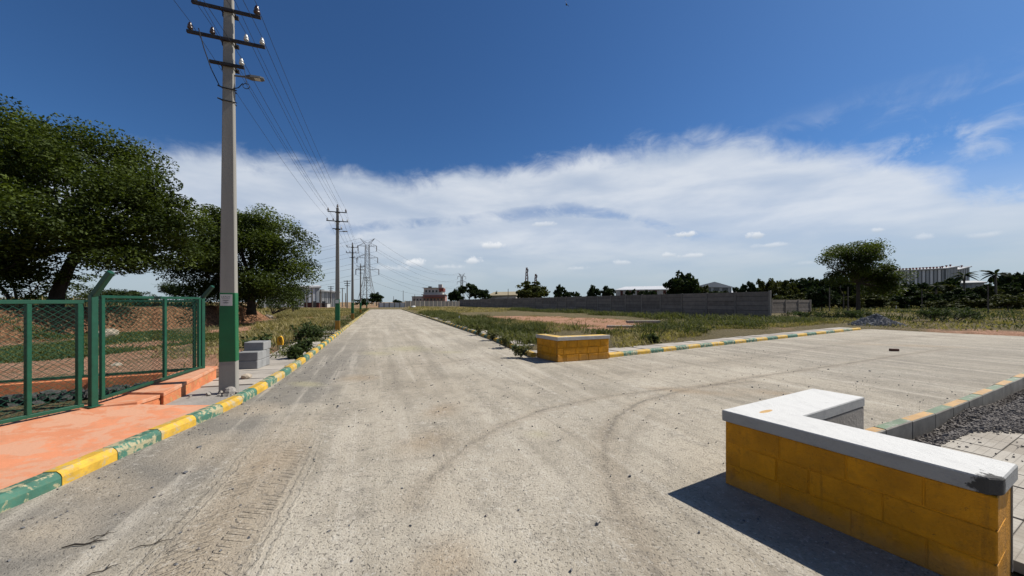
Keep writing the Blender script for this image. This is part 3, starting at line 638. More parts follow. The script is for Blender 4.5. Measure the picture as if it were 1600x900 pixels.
# ------------------------------------------------------------------ low block walls
def low_wall(C, d1, L1, d2, L2, th, h, cap, label, capm, capside, chip=False, courses=3, gap=.010, blen=.42):
    root = empty('low_wall', (C.x, C.y, 0), 0, label, 'wall')
    P = lambda a, b: (d1*a + d2*b)
    inset = gap*.9
    poly = [(inset,inset),(L1-inset,inset),(L1-inset,th-inset),(th-inset,th-inset),(th-inset,L2-inset),(inset,L2-inset)]
    pts = [P(*p) for p in poly]; ar = sum(pts[i].x*pts[(i+1)%6].y - pts[(i+1)%6].x*pts[i].y for i in range(6))
    if ar < 0: pts = pts[::-1]
    MB().prism([(p.x,p.y) for p in pts], -.05, h-.003).build('mortar_core', 'wall_yellow', root)
    ch = h/courses
    def block(p0, d, l, n, z):
        # p0 outer start, d along, n inward
        b = MB(); j = random.uniform(-1,1)*gap*.15; c = p0 + d*(l/2) + n*(th/2+j)
        b.box((0,0,0), (l-gap, th*random.uniform(.994,1.0), ch-gap))
        o = b.build('block', 'wall_yellow', root, bevel=gap*.75, loc=(c.x, c.y, z+ch/2)); o.rotation_euler = (0,0,math.atan2(d.y, d.x)+random.uniform(-.006,.006))
    for k in range(courses):
        for d, L, n, st in ((d1, L1, d2, 0 if k % 2 == 0 else th), (d2, L2, d1, th if k % 2 == 0 else 0)):
            s = st; first = True
            while s < L - .02:
                l = blen*random.uniform(.85,1.1)*(.5 if (first and k % 2) else 1)
                if L - s - l < .15: l = L - s
                block(d*s, d, l, n, k*ch); s += l; first = False
    if chip:
        for q0, q1 in (((th,th),(L1,th)),((th,th),(th,L2))):
            A, B = P(*q0), P(*q1); nn_ = (d2 if q0[1] == q1[1] else d1); A += nn_*.006; B += nn_*.006
            MB().bar((A.x,A.y,h/2), (B.x,B.y,h/2), .016, h-.01).build('cement_render', 'rough_concrete', root)
        A, B = P(th,L2+.004), P(0,L2+.004); MB().bar((A.x,A.y,h/2), (B.x,B.y,h/2), .012, h-.01).build('cement_render', 'rough_concrete', root)
    ov = .018
    cpoly = [(-ov,-ov),(L1+ov,-ov),(L1+ov,th+ov),(th+ov,th+ov),(th+ov,L2+ov),(-ov,L2+ov)]
    if chip: cpoly = [(-ov,-ov),(L1-.03,-ov),(L1+ov*.6,.03),(L1+ov,.05),(L1+ov,th+ov),(th+ov,th+ov),(th+ov,L2+ov),(-ov,L2+ov)]
    pts = [P(*p) for p in cpoly]
    if ar < 0: pts = pts[::-1]
    co = MB().prism([(p.x,p.y) for p in pts], h, h+cap).build('cap', capm, root, bevel=.008)
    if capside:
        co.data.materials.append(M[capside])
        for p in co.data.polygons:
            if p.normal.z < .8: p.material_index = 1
    return root
low_wall(BC, BD1, BL1, BD2, BL2, .42, .585, .100, 'large yellow L-shaped low wall with thick white cap, nearest the camera', 'cap_white', 'cap_side_shaded', True, 3, .007)
low_wall(SC, SD1, SL1, SD2, SL2, .30, .605, .105, 'small yellow L-shaped low wall on the far corner of the junction', 'cap_yellow', 'cap_edge', False, 3, .014, .38)

# ------------------------------------------------------------------ green chain-link fence on an orange plinth
FP = [Vector((-5.98,4.20)), Vector((-5.82,4.98)), Vector((-6.22,7.20))]       # left, main post, corner post
FL = FP[1] + (FP[0]-FP[1]).normalized()*3.2
RB = Vector((-2.2,-1.2)).normalized(); FR = FP[2] + RB*6.5
def sq(root, name, p, q, w, mat='steel_green'): return MB().bar(p, q, w).build(name, mat, root, bevel=.004)
def chain(root, a, b, za, zb, top, pitch=.075, wire=.0032):
    """diamond mesh between two posts: a, b plan points; za, zb bottom heights"""
    a, b = Vector(a), Vector(b); L = (b-a).length; d = (b-a)/L; nrm = Vector((-d.y, d.x)); m = MB(); H = top-min(za,zb)
    for sgn in (1, -1):
        c = -H*1.3 if sgn > 0 else 0
        while c < (L if sgn > 0 else L+H*1.3):
            # line u = c + sgn*v  (v from bottom)
            pts = []
            for v in np.linspace(0, H, 2):
                pts.append((c + sgn*v*1.3, v))
            (u0,v0),(u1,v1) = pts
            def clip(u0,v0,u1,v1):
                t0, t1 = 0, 1; du, dv = u1-u0, v1-v0
                for p_, q_ in ((-du,u0),(du,L-u0)):
                    if p_ == 0: continue
                    r_ = q_/p_
                    if p_ < 0: t0 = max(t0, r_)
                    else: t1 = min(t1, r_)
                return (t0,t1) if t0 < t1 else None
            k = clip(u0,v0,u1,v1)
            if k:
                p_ = (u0+(u1-u0)*k[0], v0+(v1-v0)*k[0]); q_ = (u0+(u1-u0)*k[1], v0+(v1-v0)*k[1])
                zl = lambda u, v: max(min(za,zb)+v, za+(zb-za)*u/L)
                A = a + d*p_[0]; B = a + d*q_[0]; o_ = nrm*.003*sgn
                if q_[1]-p_[1] > .02: m.bar((A.x+o_.x, A.y+o_.y, zl(*p_)), (B.x+o_.x, B.y+o_.y, zl(*q_)), wire)
            c += pitch*1.25
    m.build('chain_link_mesh', 'steel_green', root)
def bent_post(root, p, zb, zt, arm, w):
    m = MB(); m.box((p.x, p.y, (zb+zt)/2), (w, w, zt-zb), math.atan2(-.2,.95))
    o = m.build('post', 'steel_green', root, bevel=.006)
    q = Vector((p.x, p.y, zt-.02)); MB().bar(q, q + Vector(arm), w*.92).build('post_arm', 'steel_green', o, bevel=.006)
    MB().box((p.x, p.y, zb+.006), (w*1.9, w*1.9, .012), math.atan2(-.2,.95)).build('base_plate', 'steel_green', o)
f1 = empty('chain_link_fence', (FP[1].x, FP[1].y, .1), 0, 'green chain-link fence facing the road with two bent-top posts', 'fence')
def loc_children(root):
    for c in root.children: c.location = c.location - root.location
bent_post(f1, FP[1], .25, 1.80, (.25,0,.34), .075); bent_post(f1, FP[2], .30, 1.80, (.21,0,.24), .065)
def panel(root, a, b, za, zb, top, verts, w=.055):
    d = (b-a).normalized()
    p = lambda u, z: Vector((*(a + (b-a)*u), z))
    sq(root, 'rail', p(0,top), p(1,top), w); sq(root, 'rail', p(0,za+.03), p(1,zb+.03), w)
    for u in verts:
        zz0 = za+(zb-za)*u+.05; sq(root, 'upright', p(u,zz0), p(u,top-w/2), w*1.05)
    chain(root, a, b, za+.05, zb+.05, top-.02)
a_ = FP[1] + (FP[0]-FP[1]).normalized()*.10
panel(f1, FL, a_, .265, .265, 1.70, (.02,.45,.84,.985), .045)
b_2 = FP[1] + (FP[2]-FP[1]).normalized()*.10
panel(f1, b_2, FP[2]-(FP[2]-FP[1]).normalized()*.05, .30, .375, 1.775, (.015,.56,.975), .043)
loc_children(f1)
f2 = empty('chain_link_fence', (FR.x, FR.y, .1), 0, 'green chain-link fence at the back of the enclosure, seen through the front one', 'fence')
panel(f2, FR, FP[2]+RB*.06, .345, .345, 1.72, (.0,.25,.50,.75,.99), .04); loc_children(f2)
# plinths
def pris(root, name, pts, z0, z1s, mat):
    n = len(pts); b = MB(); b.add([(p[0],p[1],z0) for p in pts]+[(p[0],p[1],z) for p,z in zip(pts,z1s)], [tuple(range(n))[::-1], tuple(range(n,2*n))]+[(i,(i+1)%n,n+(i+1)%n,n+i) for i in range(n)])
    return b.build(name, mat, root, bevel=.008)
pl = empty('plinth_wall', (0,0,0), 0, 'orange plinth under the front fence, stepping forward at its far half', 'wall')
fd = (FP[2]-FP[1]).normalized()
s2 = [(-5.44,5.60),(-6.12,7.42),(-6.52,7.40),(-6.50,7.20),(-6.12,5.62)]
pris(pl, 'plinth', s2, -.05, [.225,.315,.315,.31,.235], 'orange_wall')
def slab_on(root, name, pts, zs, t, mat):
    n = len(pts); b = MB(); b.add([(p[0],p[1],z) for p,z in zip(pts,zs)]+[(p[0],p[1],z+t) for p,z in zip(pts,zs)], [tuple(range(n))[::-1], tuple(range(n,2*n))]+[(i,(i+1)%n,n+(i+1)%n,n+i) for i in range(n)])
    return b.build(name, mat, root, bevel=.006)
slab_on(pl, 'coping', [(-5.425,5.585),(-6.105,7.435),(-6.54,7.42),(-6.52,7.20),(-6.14,5.60)], [.227,.317,.317,.312,.237], .06, 'orange_paint')
pris(pl, 'plinth', [(-5.45,5.21),(-5.49,5.598),(-6.13,5.60),(-5.99,4.97),(-5.90,4.90)], .0, [.20,.205,.205,.20,.20], 'orange_wall')
slab_on(pl, 'coping', [(-5.435,5.20),(-5.475,5.583),(-6.125,5.59),(-6.0,4.96),(-5.91,4.89)], [.202,.207,.207,.202,.202], .052, 'orange_paint')
p2 = empty('plinth_wall', (0,0,0), 0, 'narrow orange plinth of the back fence on grey rubble', 'wall')
nb_ = Vector((-RB.y, RB.x)); nb_ = nb_ if nb_.y < 0 else -nb_
e0, e1 = FP[2]+RB*.30, FR
quad = lambda o0, o1: [tuple(e0+nb_*o0), tuple(e0+nb_*o1), tuple(e1+nb_*o1), tuple(e1+nb_*o0)]
pris(p2, 'plinth', quad(-.12,.12), .12, [.34]*4, 'orange_wall')
pris(p2, 'rubble_footing', quad(-.18,.19), -.05, [.15]*4, 'rubble')
rp = np.array([[*(e0+(e1-e0)*u+nb_*rng.uniform(.16,.42)), rng.uniform(.02,.17)*1] for u in rng.uniform(0,1,420)]); rp[:,2] = np.minimum(rp[:,2], .17)
tag(stones('rubble', rp, rng.uniform(.05,.14,420), 'rubble', seed=8), 'dark grey rubble stones piled inside the enclosure', 'rubble', kind='stuff')

# ------------------------------------------------------------------ utility poles
UD = Vector((-.349,.937,0)); VD = Vector((.937,.349,0)); UZ = Vector((0,0,1))
PRZ = math.atan2(VD.y, VD.x)
def insulator(root, p, mat, s=1.0, hook=True):
    o = MB().lathe([(.012*s,0),(.012*s,.03*s),(.045*s,.035*s),(.05*s,.06*s),(.028*s,.075*s),(.042*s,.085*s),(.04*s,.11*s),(.022*s,.125*s),(.030*s,.14*s),(.012*s,.165*s)], 10, (0,0,0)).build('insulator', mat, root, smooth=True, loc=p)
    return o
ARMS = [(6.83,.50,((-.47,'porcelain_brown'),(.44,'porcelain_brown'))), (6.31,.565,((-.52,'porcelain_brown'),(-.21,'porcelain_brown'),(.28,'porcelain_white'),(.52,'porcelain_white'))), (5.87,.25,((.21,'porcelain_white'),))]
def tap_box(z0, z1, w0, w1, t0, t1, grow=0.0):
    b = MB(); vs = []
    for z, w_, t_ in ((z0,w0,t0),(z1,w1,t1)):
        for a, c in ((-1,-1),(1,-1),(1,1),(-1,1)): vs.append((a*(w_/2+grow), c*(t_/2+grow), z))
    return b.add(vs, [(3,2,1,0),(4,5,6,7),(0,1,5,4),(1,2,6,5),(2,3,7,6),(3,0,4,7)])
def utility_pole(p, label, amber, near=False, lamp=True):
    root = empty('utility_pole', p, PRZ, label, 'utility pole', 'concrete poles along the left kerb')
    H = 7.10; W = lambda z: .262 - .13*z/H; T = lambda z: .155 - .055*z/H
    tap_box(-.3, H, W(-.3), W(H), T(-.3), T(H)).build('shaft', 'pole_concrete', root, bevel=.012)
    g0 = .645
    tap_box(g0, 1.87, W(g0), W(1.87), T(g0), T(1.87), .003).build('green_band', 'pole_green', root, bevel=.010)
    if amber: tap_box(.0, g0-.002, W(0), W(g0), T(0), T(g0), .003).build('amber_band', 'pole_amber', root, bevel=.010)
    px0 = -.015; y0 = -(T(1.7)/2+.006)
    pm = MB().box((px0, y0, 1.735), (.175, .004, .20)).build('number_plate', 'plate_white', root)
    if near:
        def txt(s, size, x, z):
            cu = bpy.data.curves.new('t', 'FONT'); cu.body = s; cu.size = size; cu.align_x = 'CENTER'; to = bpy.data.objects.new('t', cu); COL.objects.link(to)
            me = bpy.data.meshes.new_from_object(to); bpy.data.objects.remove(to); me.materials.append(M['print_dark'])
            o = link('lettering', me, pm, (x, y0-.0035, z)); o.rotation_euler = (R(90),0,0)
        txt('LEADS', .046, px0-.005, 1.778)
        b = MB()
        for z, ww in ((1.762,.12),(1.735,.105),(1.727,.07),(1.703,.03),(1.690,.085),(1.683,.06)): b.box((px0-.005, y0-.0035, z), (ww, .001, .0055))
        b.build('lettering', 'print_dark', pm)
    for z, hl, ins in ARMS:
        yb = -(T(z)/2+.03)
        a = MB().box((0, yb, z), (2*hl, .045, .045)); a.box((0, -yb, z), (W(z)+.10, .05, .055))
        for s in (-1,1): a.box((s*(W(z)/2+.025), 0, z), (.018, T(z)+.14, .018))
        ao = a.build('crossarm', 'dark_steel', root)
        for x, mt in ins: insulator(ao, (x, yb, z+.022), mt, 1.1 if z > 6.6 else .85)
    insulator(root, (0,0,H), 'porcelain_brown', 1.2)
    if lamp:
        b = MB().tube([(W(5.68)/2-.02,0,5.74),(.20,0,5.752),(.26,0,5.757)], .016, 8); la = b.build('lamp_arm', 'lamp_grey', root)
        hb = MB(); prof = [(.24,.025,.025),(.28,.04,.034),(.33,.065,.042),(.48,.065,.034),(.53,.045,.02)]
        for x, hw, hh in prof: z = 5.757+(x-.24)*.06; hb.v += [(x,-hw,z-hh*.5),(x,hw,z-hh*.5),(x,hw*.8,z+hh*.6),(x,-hw*.8,z+hh*.6)]
        for i in range(4):
            for k in range(4): hb.f.append((i*4+k, i*4+(k+1)%4, i*4+4+(k+1)%4, i*4+4+k))
        hb.f += [(3,2,1,0),(16,17,18,19)]; ho = hb.build('lamp_head', 'lamp_grey', root)
        MB().box((.41,0,5.750), (.13,.09,.008)).build('lamp_lens', 'porcelain_white', ho)
    if near:
        for z in (5.47, 5.25):
            b = MB(); w_, t_ = W(z)/2+.008, T(z)/2+.008
            b.tube([(-w_,-t_,z),(w_,-t_,z-.015),(w_,t_,z-.01),(-w_,t_,z+.01),(-w_,-t_,z)], .009, 6, False); b.tube([(w_,-t_,z-.015),(w_+.05,-t_-.02,z-.03)], .009, 6); b.tube([(-w_,-t_,z),(-w_-.05,-t_-.02,z+.01)], .012, 6)
            b.build('cable_strap', 'cable_black', root)
        b = MB().tube([(-W(5.47)/2-.03,-.06,5.47),(-.22,-.10,5.73),(-.30,-.16,6.03),(-.36,-.2,6.33)], .008, 6)
        b.tube([(W(5.47)/2,-.08,5.46),(.17,-.10,5.49),(.24,-.12,5.57)], .007, 6)
        b.tube([(.24+.05*math.cos(t)+.05,-.12,5.53+.045*math.sin(t)) for t in np.linspace(2.4, 9.0, 18)], .006, 6)
        b.tube([(.29,-.10,5.58),(.27,-.09,5.73),(.25,-.08,5.88)], .005, 6); b.build('loose_cable', 'cable_black', root)
        sp = np.array([[rng.normal(0,.16), -.16+rng.normal(0,.05), rng.uniform(.07,.13)] for _ in range(26)])
        fs_ = stones('footing_stones', sp, rng.uniform(.02,.07,26), 'rough_concrete', root, 3); fs_['kind'] = 'stuff'
        MB().lathe([(.10,0),(.095,.08),(.07,.13),(.03,.15)], 9, (.06,-.14,.07)).build('footing_lump', 'rough_concrete', root)
    return root
POLES = [Vector((-5.03,6.37,.0)), Vector((-9.98,20.5,.0)), Vector((-14.95,33.6,.0)), Vector((-21.8,51.6,.0)), Vector((-31.0,76.5,.0))]
PL = ['nearest concrete utility pole with green band, white plate and street light', 'second concrete utility pole from the camera with green and amber foot', 'third utility pole from the camera down the left kerb', 'fourth utility pole from the camera down the left kerb', 'farthest utility pole where the left kerb ends']
for i, p in enumerate(POLES): utility_pole(p, PL[i], i > 0, i == 0)
# overhead wires from pole to pole (one behind the camera carries them on)
P0 = POLES[0] - (POLES[1]-POLES[0])*1.0; CH = [P0] + POLES + [POLES[-1] + (POLES[-1]-POLES[-2])*1.0]
WN = [(-.47,7.04,'on the left end of the top crossarm'),(.44,7.04,'on the right end of the top crossarm'),(0,7.28,'on the very top of the poles'),(-.52,6.48,'on the left end of the middle crossarm'),(-.21,6.48,'left of the shaft on the middle crossarm'),(.28,6.48,'right of the shaft on the middle crossarm'),(.52,6.48,'on the right end of the middle crossarm'),(.21,6.03,'on the short lowest crossarm')]
for x, z, wl in WN:
    b = MB()
    for i in range(len(CH)-1):
        a, c = CH[i]+VD*x+UZ*z, CH[i+1]+VD*x+UZ*z; sag = (a-c).length*.016
        yb = -.11; a, c = a+UD*yb, c+UD*yb
        b.tube([a.lerp(c, u)-UZ*sag*4*u*(1-u) for u in np.linspace(0,1,14)], .0042, 4, False)
    tag(b.build('overhead_wire', 'wire_grey'), 'thin overhead wire carried ' + wl, 'wire', 'overhead wires between the poles')

# ------------------------------------------------------------------ precast concrete boundary wall
def precast_wall(a, d, bays, bl, h, rows, label, pw=.17):
    a = Vector(a); d = Vector(d).normalized(); root = empty('precast_wall', (a.x, a.y, 0), math.atan2(d.y, d.x), label, 'wall')
    ph = h/rows; pm = MB().box((0,0,0), (bl-pw*.6, .06, ph-.03)).mesh('panel', 'precast', bevel=.010); jm = MB().box((0,0,h/2), (bl-pw*.6, .02, h-.05)).mesh('joint_fill', 'precast_dark')
    po = MB().box((0,0,h/2+.02), (pw, .19, h+.10)).mesh('post', 'precast_post', bevel=.012)
    for i in range(bays+1):
        o = link('post', po, root, (i*bl, 0, random.uniform(-.03,.03)))
        if i == bays: break
        link('joint_fill', jm, root, (i*bl+bl/2, 0, 0))
        for k in range(rows): o = link('panel', pm, root, (i*bl+bl/2, random.uniform(-.012,.012), ph*(k+.5)+.02+random.uniform(-.004,.004)), random.uniform(-.004,.004))
    return root
W0 = at(1203, 501); precast_wall((W0.x, W0.y), (-.405,1), 36, 3.29, 2.66, 6, 'long precast panel boundary wall running beside the field')
W1 = at(1206, 491); W2 = at(1266, 489.5); dv = W2-W1; precast_wall((W1.x, W1.y), (dv.x, dv.y), 3, dv.length/3, 2.0, 5, 'short low precast wall beyond the end of the long one', .2)

# ------------------------------------------------------------------ things lying about
blk = MB().box((0,0,0), (.44,.21,.20)).mesh('concrete_block', 'block_grey', bevel=.012); b0 = at(390, 577, .10)
ud = Vector((-.372,1)).normalized(); vd = Vector((ud.y,-ud.x))
# blocks lie across the path: long side towards the road
for (u, v, k, lb) in [(0,0,0,'grey concrete block, lowest at the front of the pile by the pole'),(0,0,1,'grey concrete block, upper one at the front of the pile by the pole'),(.23,.03,0,'grey concrete block, lowest in the middle of the pile by the pole'),(.23,.03,1,'grey concrete block, second course in the middle of the pile'),(.30,.05,2,'grey concrete block lying on top at the middle of the pile'),(.46,.05,0,'grey concrete block, lowest at the back of the pile'),(.46,.05,1,'grey concrete block, second course at the back of the pile'),(.53,.06,2,'grey concrete block on top at the back of the pile')]:
    p = Vector((b0.x, b0.y)) + ud*u + vd*v; o = link('concrete_block', blk, None, (p.x, p.y, .115+.10+k*.203), math.atan2(vd.y, vd.x)+random.uniform(-.04,.04)-.18); tag(o, lb, 'block', 'concrete blocks piled by the pole')
# yellow marker
mp = at(438, 549, .05); r_ = empty('marker_post', (mp.x, mp.y, .02), .1, 'small yellow number marker on a short peg behind the concrete blocks', 'marker')
MB().box((0,0,.12), (.05,.05,.26)).build('peg', 'plate_white', r_); b = MB(); b.prism([(-.085,.0),(-.10,.12),(-.075,.27),(.0,.31),(.07,.27),(.10,.13),(.085,.0)], -.03, .03); o = b.build('head', 'marker_yellow', r_, bevel=.006); o.rotation_euler = (R(90),0,0); o.location = (0,0,.24)
b = MB(); b.bar((-.035,-.034,.46),(.035,-.034,.46),.016); b.bar((.035,-.034,.46),(-.01,-.034,.39),.016); b.bar((-.01,-.034,.39),(.035,-.034,.33),.016); b.build('mark', 'print_dark', r_)
def rock(px, py, s, lb, matn='stone_pale', z=.05, flat=.7, cat='rock'):
    p = at(px, py, z); bm = bmesh.new(); bmesh.ops.create_icosphere(bm, subdivisions=2, radius=.5)
    rr = random.Random(int(px*7+py)); 
    for v in bm.verts:
        n = math.sin(v.co.x*7+px)+math.sin(v.co.y*8+py)+math.sin(v.co.z*9); v.co *= 1+n*.10+rr.uniform(-.08,.08); v.co.z *= flat
    me = bpy.data.meshes.new('rock'); bm.to_mesh(me); bm.free(); me.materials.append(M[matn]); o = link('rock', me, None, (p.x, p.y, z+s*flat*.3), rr.uniform(0,6)); o.scale = (s,)*3; return tag(o, lb, cat)
rock(166, 528, .75, 'pale boulder on the grass behind the fence, right of the main post', z=.05)
rock(183, 574, .22, 'small pale stone on bare earth seen low through the right fence panel')
rock(385, 592, .20, 'small pale stone beside the pile of concrete blocks', 'stone_pale', .1)
rock(852, 521, .42, 'reddish brown stone in the weeds behind the small low wall', 'brick_dark')
rock(420, 498, .8, 'pale rock at the foot of the red bank under the second tree'); rock(405, 500, .5, 'smaller pale rock left of the one under the second tree')
rock(645, 481.5, 1.3, 'white rock in grass beside the far end of the road', 'plate_white')
p = at(1397, 548.5); o = MB().box((0,0,.04), (.24,.11,.08)).build('brick', 'brick_dark', None, bevel=.006, loc=(p.x,p.y,.0), rz=-.15); tag(o, 'single dark brick lying on the side road', 'brick')
for i, (px, py, L, rz, lb) in enumerate([(1005,509,2.4,.08,'long precast beam lying across another in the field'),(985,513,2.9,-.06,'pale precast plank lying flat in the field under a beam')]):
    p = at(px, py, .05); b = MB().box((0,0,0), (L,.30,.14)); b.box((0,0,-.09), (L*.96,.16,.05)); o = b.build('concrete_beam', 'slab', None, bevel=.01, loc=(p.x, p.y, .34 if i == 0 else .16), rz=rz); tag(o, lb, 'beam')
for px, py, h, lb in [(717.5,503,.55,'white survey peg in the weeds right of the main road'),(1346.5,482,.55,'white peg in the far field just right of the lone tree'),(1400.5,484,.65,'white peg in the far field beyond the gravel heap'),(1494,482.5,.6,'white peg in the far field near the right edge'),(529-5,516.5,.5,'white peg standing beside the second utility pole')]:
    p = at(px, py, .05); r_ = empty('survey_peg', (p.x,p.y,0), random.uniform(0,1), lb, 'peg', 'white pegs'); s = max(1, p.y/55)
    MB().box((0,0,h*s*.5), (.09*s,.09*s,h*s), 0, .8).build('shaft', 'plate_white', r_, bevel=.008); MB().box((0,0,.03), (.22*s,.22*s,.08)).build('base', 'stone_pale', r_)
# twigs
for i, (px, py, L, rz, lb) in enumerate([(133,851,.24,.35,'thick dark twig on the road near the bottom left corner'),(236,852,.22,.55,'thin twig on the road right of the thick one at bottom left'),(160,838,.12,.7,'short twig just above the thick twig at bottom left'),(160,893,.16,.9,'twig at the bottom edge of the road on the left'),(152,652,.14,.1,'thin twig lying on the orange slab below the main fence post')]):
    p = at(px, py, .125 if i == 4 else .004); pts = [(-L/2,0,.006),(-L/4,.012,.010),(0,-.006,.006),(L/4,.01,.008),(L/2,0,.006)]; b = MB().tube(pts, [.002,.003,.003,.0025,.001] if i else [.004,.006,.005,.004,.0015], 6); b.tube([(L*.1,.0,.006),(L*.2,.04,.01)], .003, 5)
    tag(b.build('twig', 'twig', None, loc=p, rz=rz), lb, 'twig')
# pebbles on the road
pp = np.column_stack([rng.uniform(-5.5,9,9000), rng.uniform(1.2,14,9000)]); dl_, _, _ = dist_line(pp, LEFT); ok = inside(pp, ROAD) & ((rng.random(9000) < .10) | (rng.random(9000) < np.exp(-dl_/1.0)*.55)); pp = pp[ok]
tag(stones('pebbles', np.column_stack([pp, np.full(len(pp), .006)]), rng.uniform(.005,.017,len(pp))*(1+(rng.random(len(pp)) > .97)*1.2), 'gravel_grey', seed=9), 'pebbles scattered over the road', 'pebbles', kind='stuff')
pp = pp[rng.random(len(pp)) < .22] + .03
tag(stones('pebbles', np.column_stack([pp, np.full(len(pp), .006)]), rng.uniform(.006,.018,len(pp)), 'gravel_dark', seed=10), 'dark grit scattered over the road', 'pebbles', kind='stuff')
# heap of grey gravel at the end of the side kerb
hp = at(1370, 508.5, .05); gp = []
for i in range(5200):
    a, rr = rng.uniform(0,6.283), math.sqrt(rng.random()); gp.append((hp.x+rr*1.75*math.cos(a), hp.y+rr*1.1*math.sin(a), .02+.74*(1-rr)**.85*(1+.15*math.sin(a*3)) + rng.uniform(-.03,.02)))
gp = np.array(gp); r_ = empty('gravel_heap', (hp.x,hp.y,0), 0, 'heap of grey crushed stone at the end of the painted side kerb', 'gravel heap')
c = MB(); c.lathe([(1.68,0),(1.35,.13),(.85,.33),(.4,.52),(.08,.66)], 18); o = c.build('core', 'gravel_grey', r_); o.scale = (1,.62,1)
o = stones('crushed_stone', gp-np.array([hp.x,hp.y,0]), rng.uniform(.04,.13,len(gp)), 'gravel_grey', r_, 5); o['kind'] = 'stuff'

# ------------------------------------------------------------------ trees
def crown_points(lobes, ncl, nleaf, r, spread, shell=.55):
    vol = np.array([l[3]*l[4]*l[5] for l in lobes])**.75; cnt = np.maximum(1, (vol/vol.sum()*ncl).astype(int)); cs = []
    for l, k in zip(lobes, cnt):
        d = unit(r.normal(size=(k,3))); d[:,2] = np.where(d[:,2] < -.55, -d[:,2]*.5, d[:,2]); rad = (shell + (1-shell)*r.random(k)**.6)[:,None]
        cs.append(np.array(l[:3]) + d*rad*np.array(l[3:6]))
    cs = np.concatenate(cs); idx = r.integers(0, len(cs), nleaf)
    g_ = r.normal(size=(nleaf,3)); rad_ = np.linalg.norm(g_, axis=1, keepdims=True); g_ = g_/rad_*np.minimum(rad_, 1.9)
    P = cs[idx] + g_*spread*np.array([1,1,.62])*r.uniform(.6,1.25,len(cs))[idx][:,None]; return cs, P, idx
def tree(name, base, lobes, ncl, nleaf, leaf, spread, trunk, mat, label, cat='tree', group=None, bark='bark', seed=1, fork=.35, limbs=26, lean=(0,0), shell=.55):
    r = np.random.default_rng(seed); root = empty(name, base, 0, label, cat, group)
    cs, P, idx = crown_points(lobes, ncl, nleaf, r, spread, shell)
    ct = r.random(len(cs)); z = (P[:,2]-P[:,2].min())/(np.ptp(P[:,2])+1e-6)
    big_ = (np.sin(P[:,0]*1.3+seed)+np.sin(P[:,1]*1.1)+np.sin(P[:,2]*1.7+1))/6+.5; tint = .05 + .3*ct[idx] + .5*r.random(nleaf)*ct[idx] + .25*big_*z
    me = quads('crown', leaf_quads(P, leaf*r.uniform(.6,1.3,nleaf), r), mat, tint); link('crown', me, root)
    zf = lobes[0][2]*fork*2; b = MB(); top = Vector(lobes[0][:3]); f = Vector((lean[0], lean[1], zf))
    b.tube([(0,0,-.3),(lean[0]*.15,lean[1]*.15,zf*.3),(lean[0]*.55,lean[1]*.55,zf*.7),f], [trunk*1.35,trunk,trunk*.85,trunk*.75], 9)
    for l in lobes:
        c = Vector(l[:3]); m = f.lerp(c, .5) + Vector(r.normal(size=3)*.05*(c-f).length) + Vector((0,0,.06*(c-f).length)); b.tube([f*.97, f.lerp(m,.5), m, m.lerp(c,.6), c], [trunk*.55,trunk*.42,trunk*.3,trunk*.2,trunk*.1], 6)
    for i in r.choice(len(cs), min(limbs, len(cs)), False):
        c = Vector(cs[i]); lc = Vector(min(lobes, key=lambda l: (Vector(l[:3])-c).length)[:3]); s_ = f.lerp(lc, r.uniform(.25,.85)); m = s_.lerp(c, .5)+Vector(r.normal(size=3)*.12); b.tube([s_, m, c], [trunk*.2,trunk*.13,trunk*.05], 5)
    b.build('trunk', bark, root, smooth=True); return root
def lobe_px(base, D, items):
    """crown lobes: (px, py, half width px, half height px, depth offset m) seen at distance D, relative to the base"""
    out = []
    for px, py, hw, hh, dy in items:
        d_ = D+dy; out.append(((px-800)/FPX*d_-base[0], d_-base[1], ztop(py, d_)-base[2], hw/FPX*d_, (hw*.9)/FPX*d_, hh/FPX*d_))
    return out
D1 = 18.5; tb = (-23.7, D1, 1.15)
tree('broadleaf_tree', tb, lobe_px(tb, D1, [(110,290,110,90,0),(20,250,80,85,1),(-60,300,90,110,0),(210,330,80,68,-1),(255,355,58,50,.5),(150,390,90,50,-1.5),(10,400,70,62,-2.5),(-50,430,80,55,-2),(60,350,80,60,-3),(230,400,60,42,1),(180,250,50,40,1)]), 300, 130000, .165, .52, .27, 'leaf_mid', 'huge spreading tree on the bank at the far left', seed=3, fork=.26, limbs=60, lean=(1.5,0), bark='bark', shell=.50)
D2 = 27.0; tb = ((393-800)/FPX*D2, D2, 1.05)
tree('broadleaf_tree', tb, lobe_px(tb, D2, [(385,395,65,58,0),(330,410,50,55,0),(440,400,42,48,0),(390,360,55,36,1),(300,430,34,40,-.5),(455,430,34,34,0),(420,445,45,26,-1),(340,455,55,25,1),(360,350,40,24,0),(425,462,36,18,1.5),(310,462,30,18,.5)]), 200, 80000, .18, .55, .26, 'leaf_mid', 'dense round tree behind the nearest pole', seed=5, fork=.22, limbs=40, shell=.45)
D3 = 39.5; tb = ((1341-800)/FPX*D3, D3, 0)
tree('broadleaf_tree', tb, lobe_px(tb, D3, [(1338,405,36,24,0),(1330,422,34,18,0),(1360,425,26,20,0),(1308,405,26,18,0),(1370,400,22,20,0),(1340,390,40,15,1),(1382,425,26,20,-1),(1395,440,22,20,-1),(1372,455,24,16,-.5),(1290,415,14,14,0),(1325,430,18,12,1),(1352,440,24,18,1),(1392,452,18,20,-1),(1318,440,16,12,0)]), 120, 34000, .20, .50, .19, 'leaf_mid', 'lone tall tree with an open crown at the right of the field', seed=8, fork=.30, limbs=40, shell=.3)
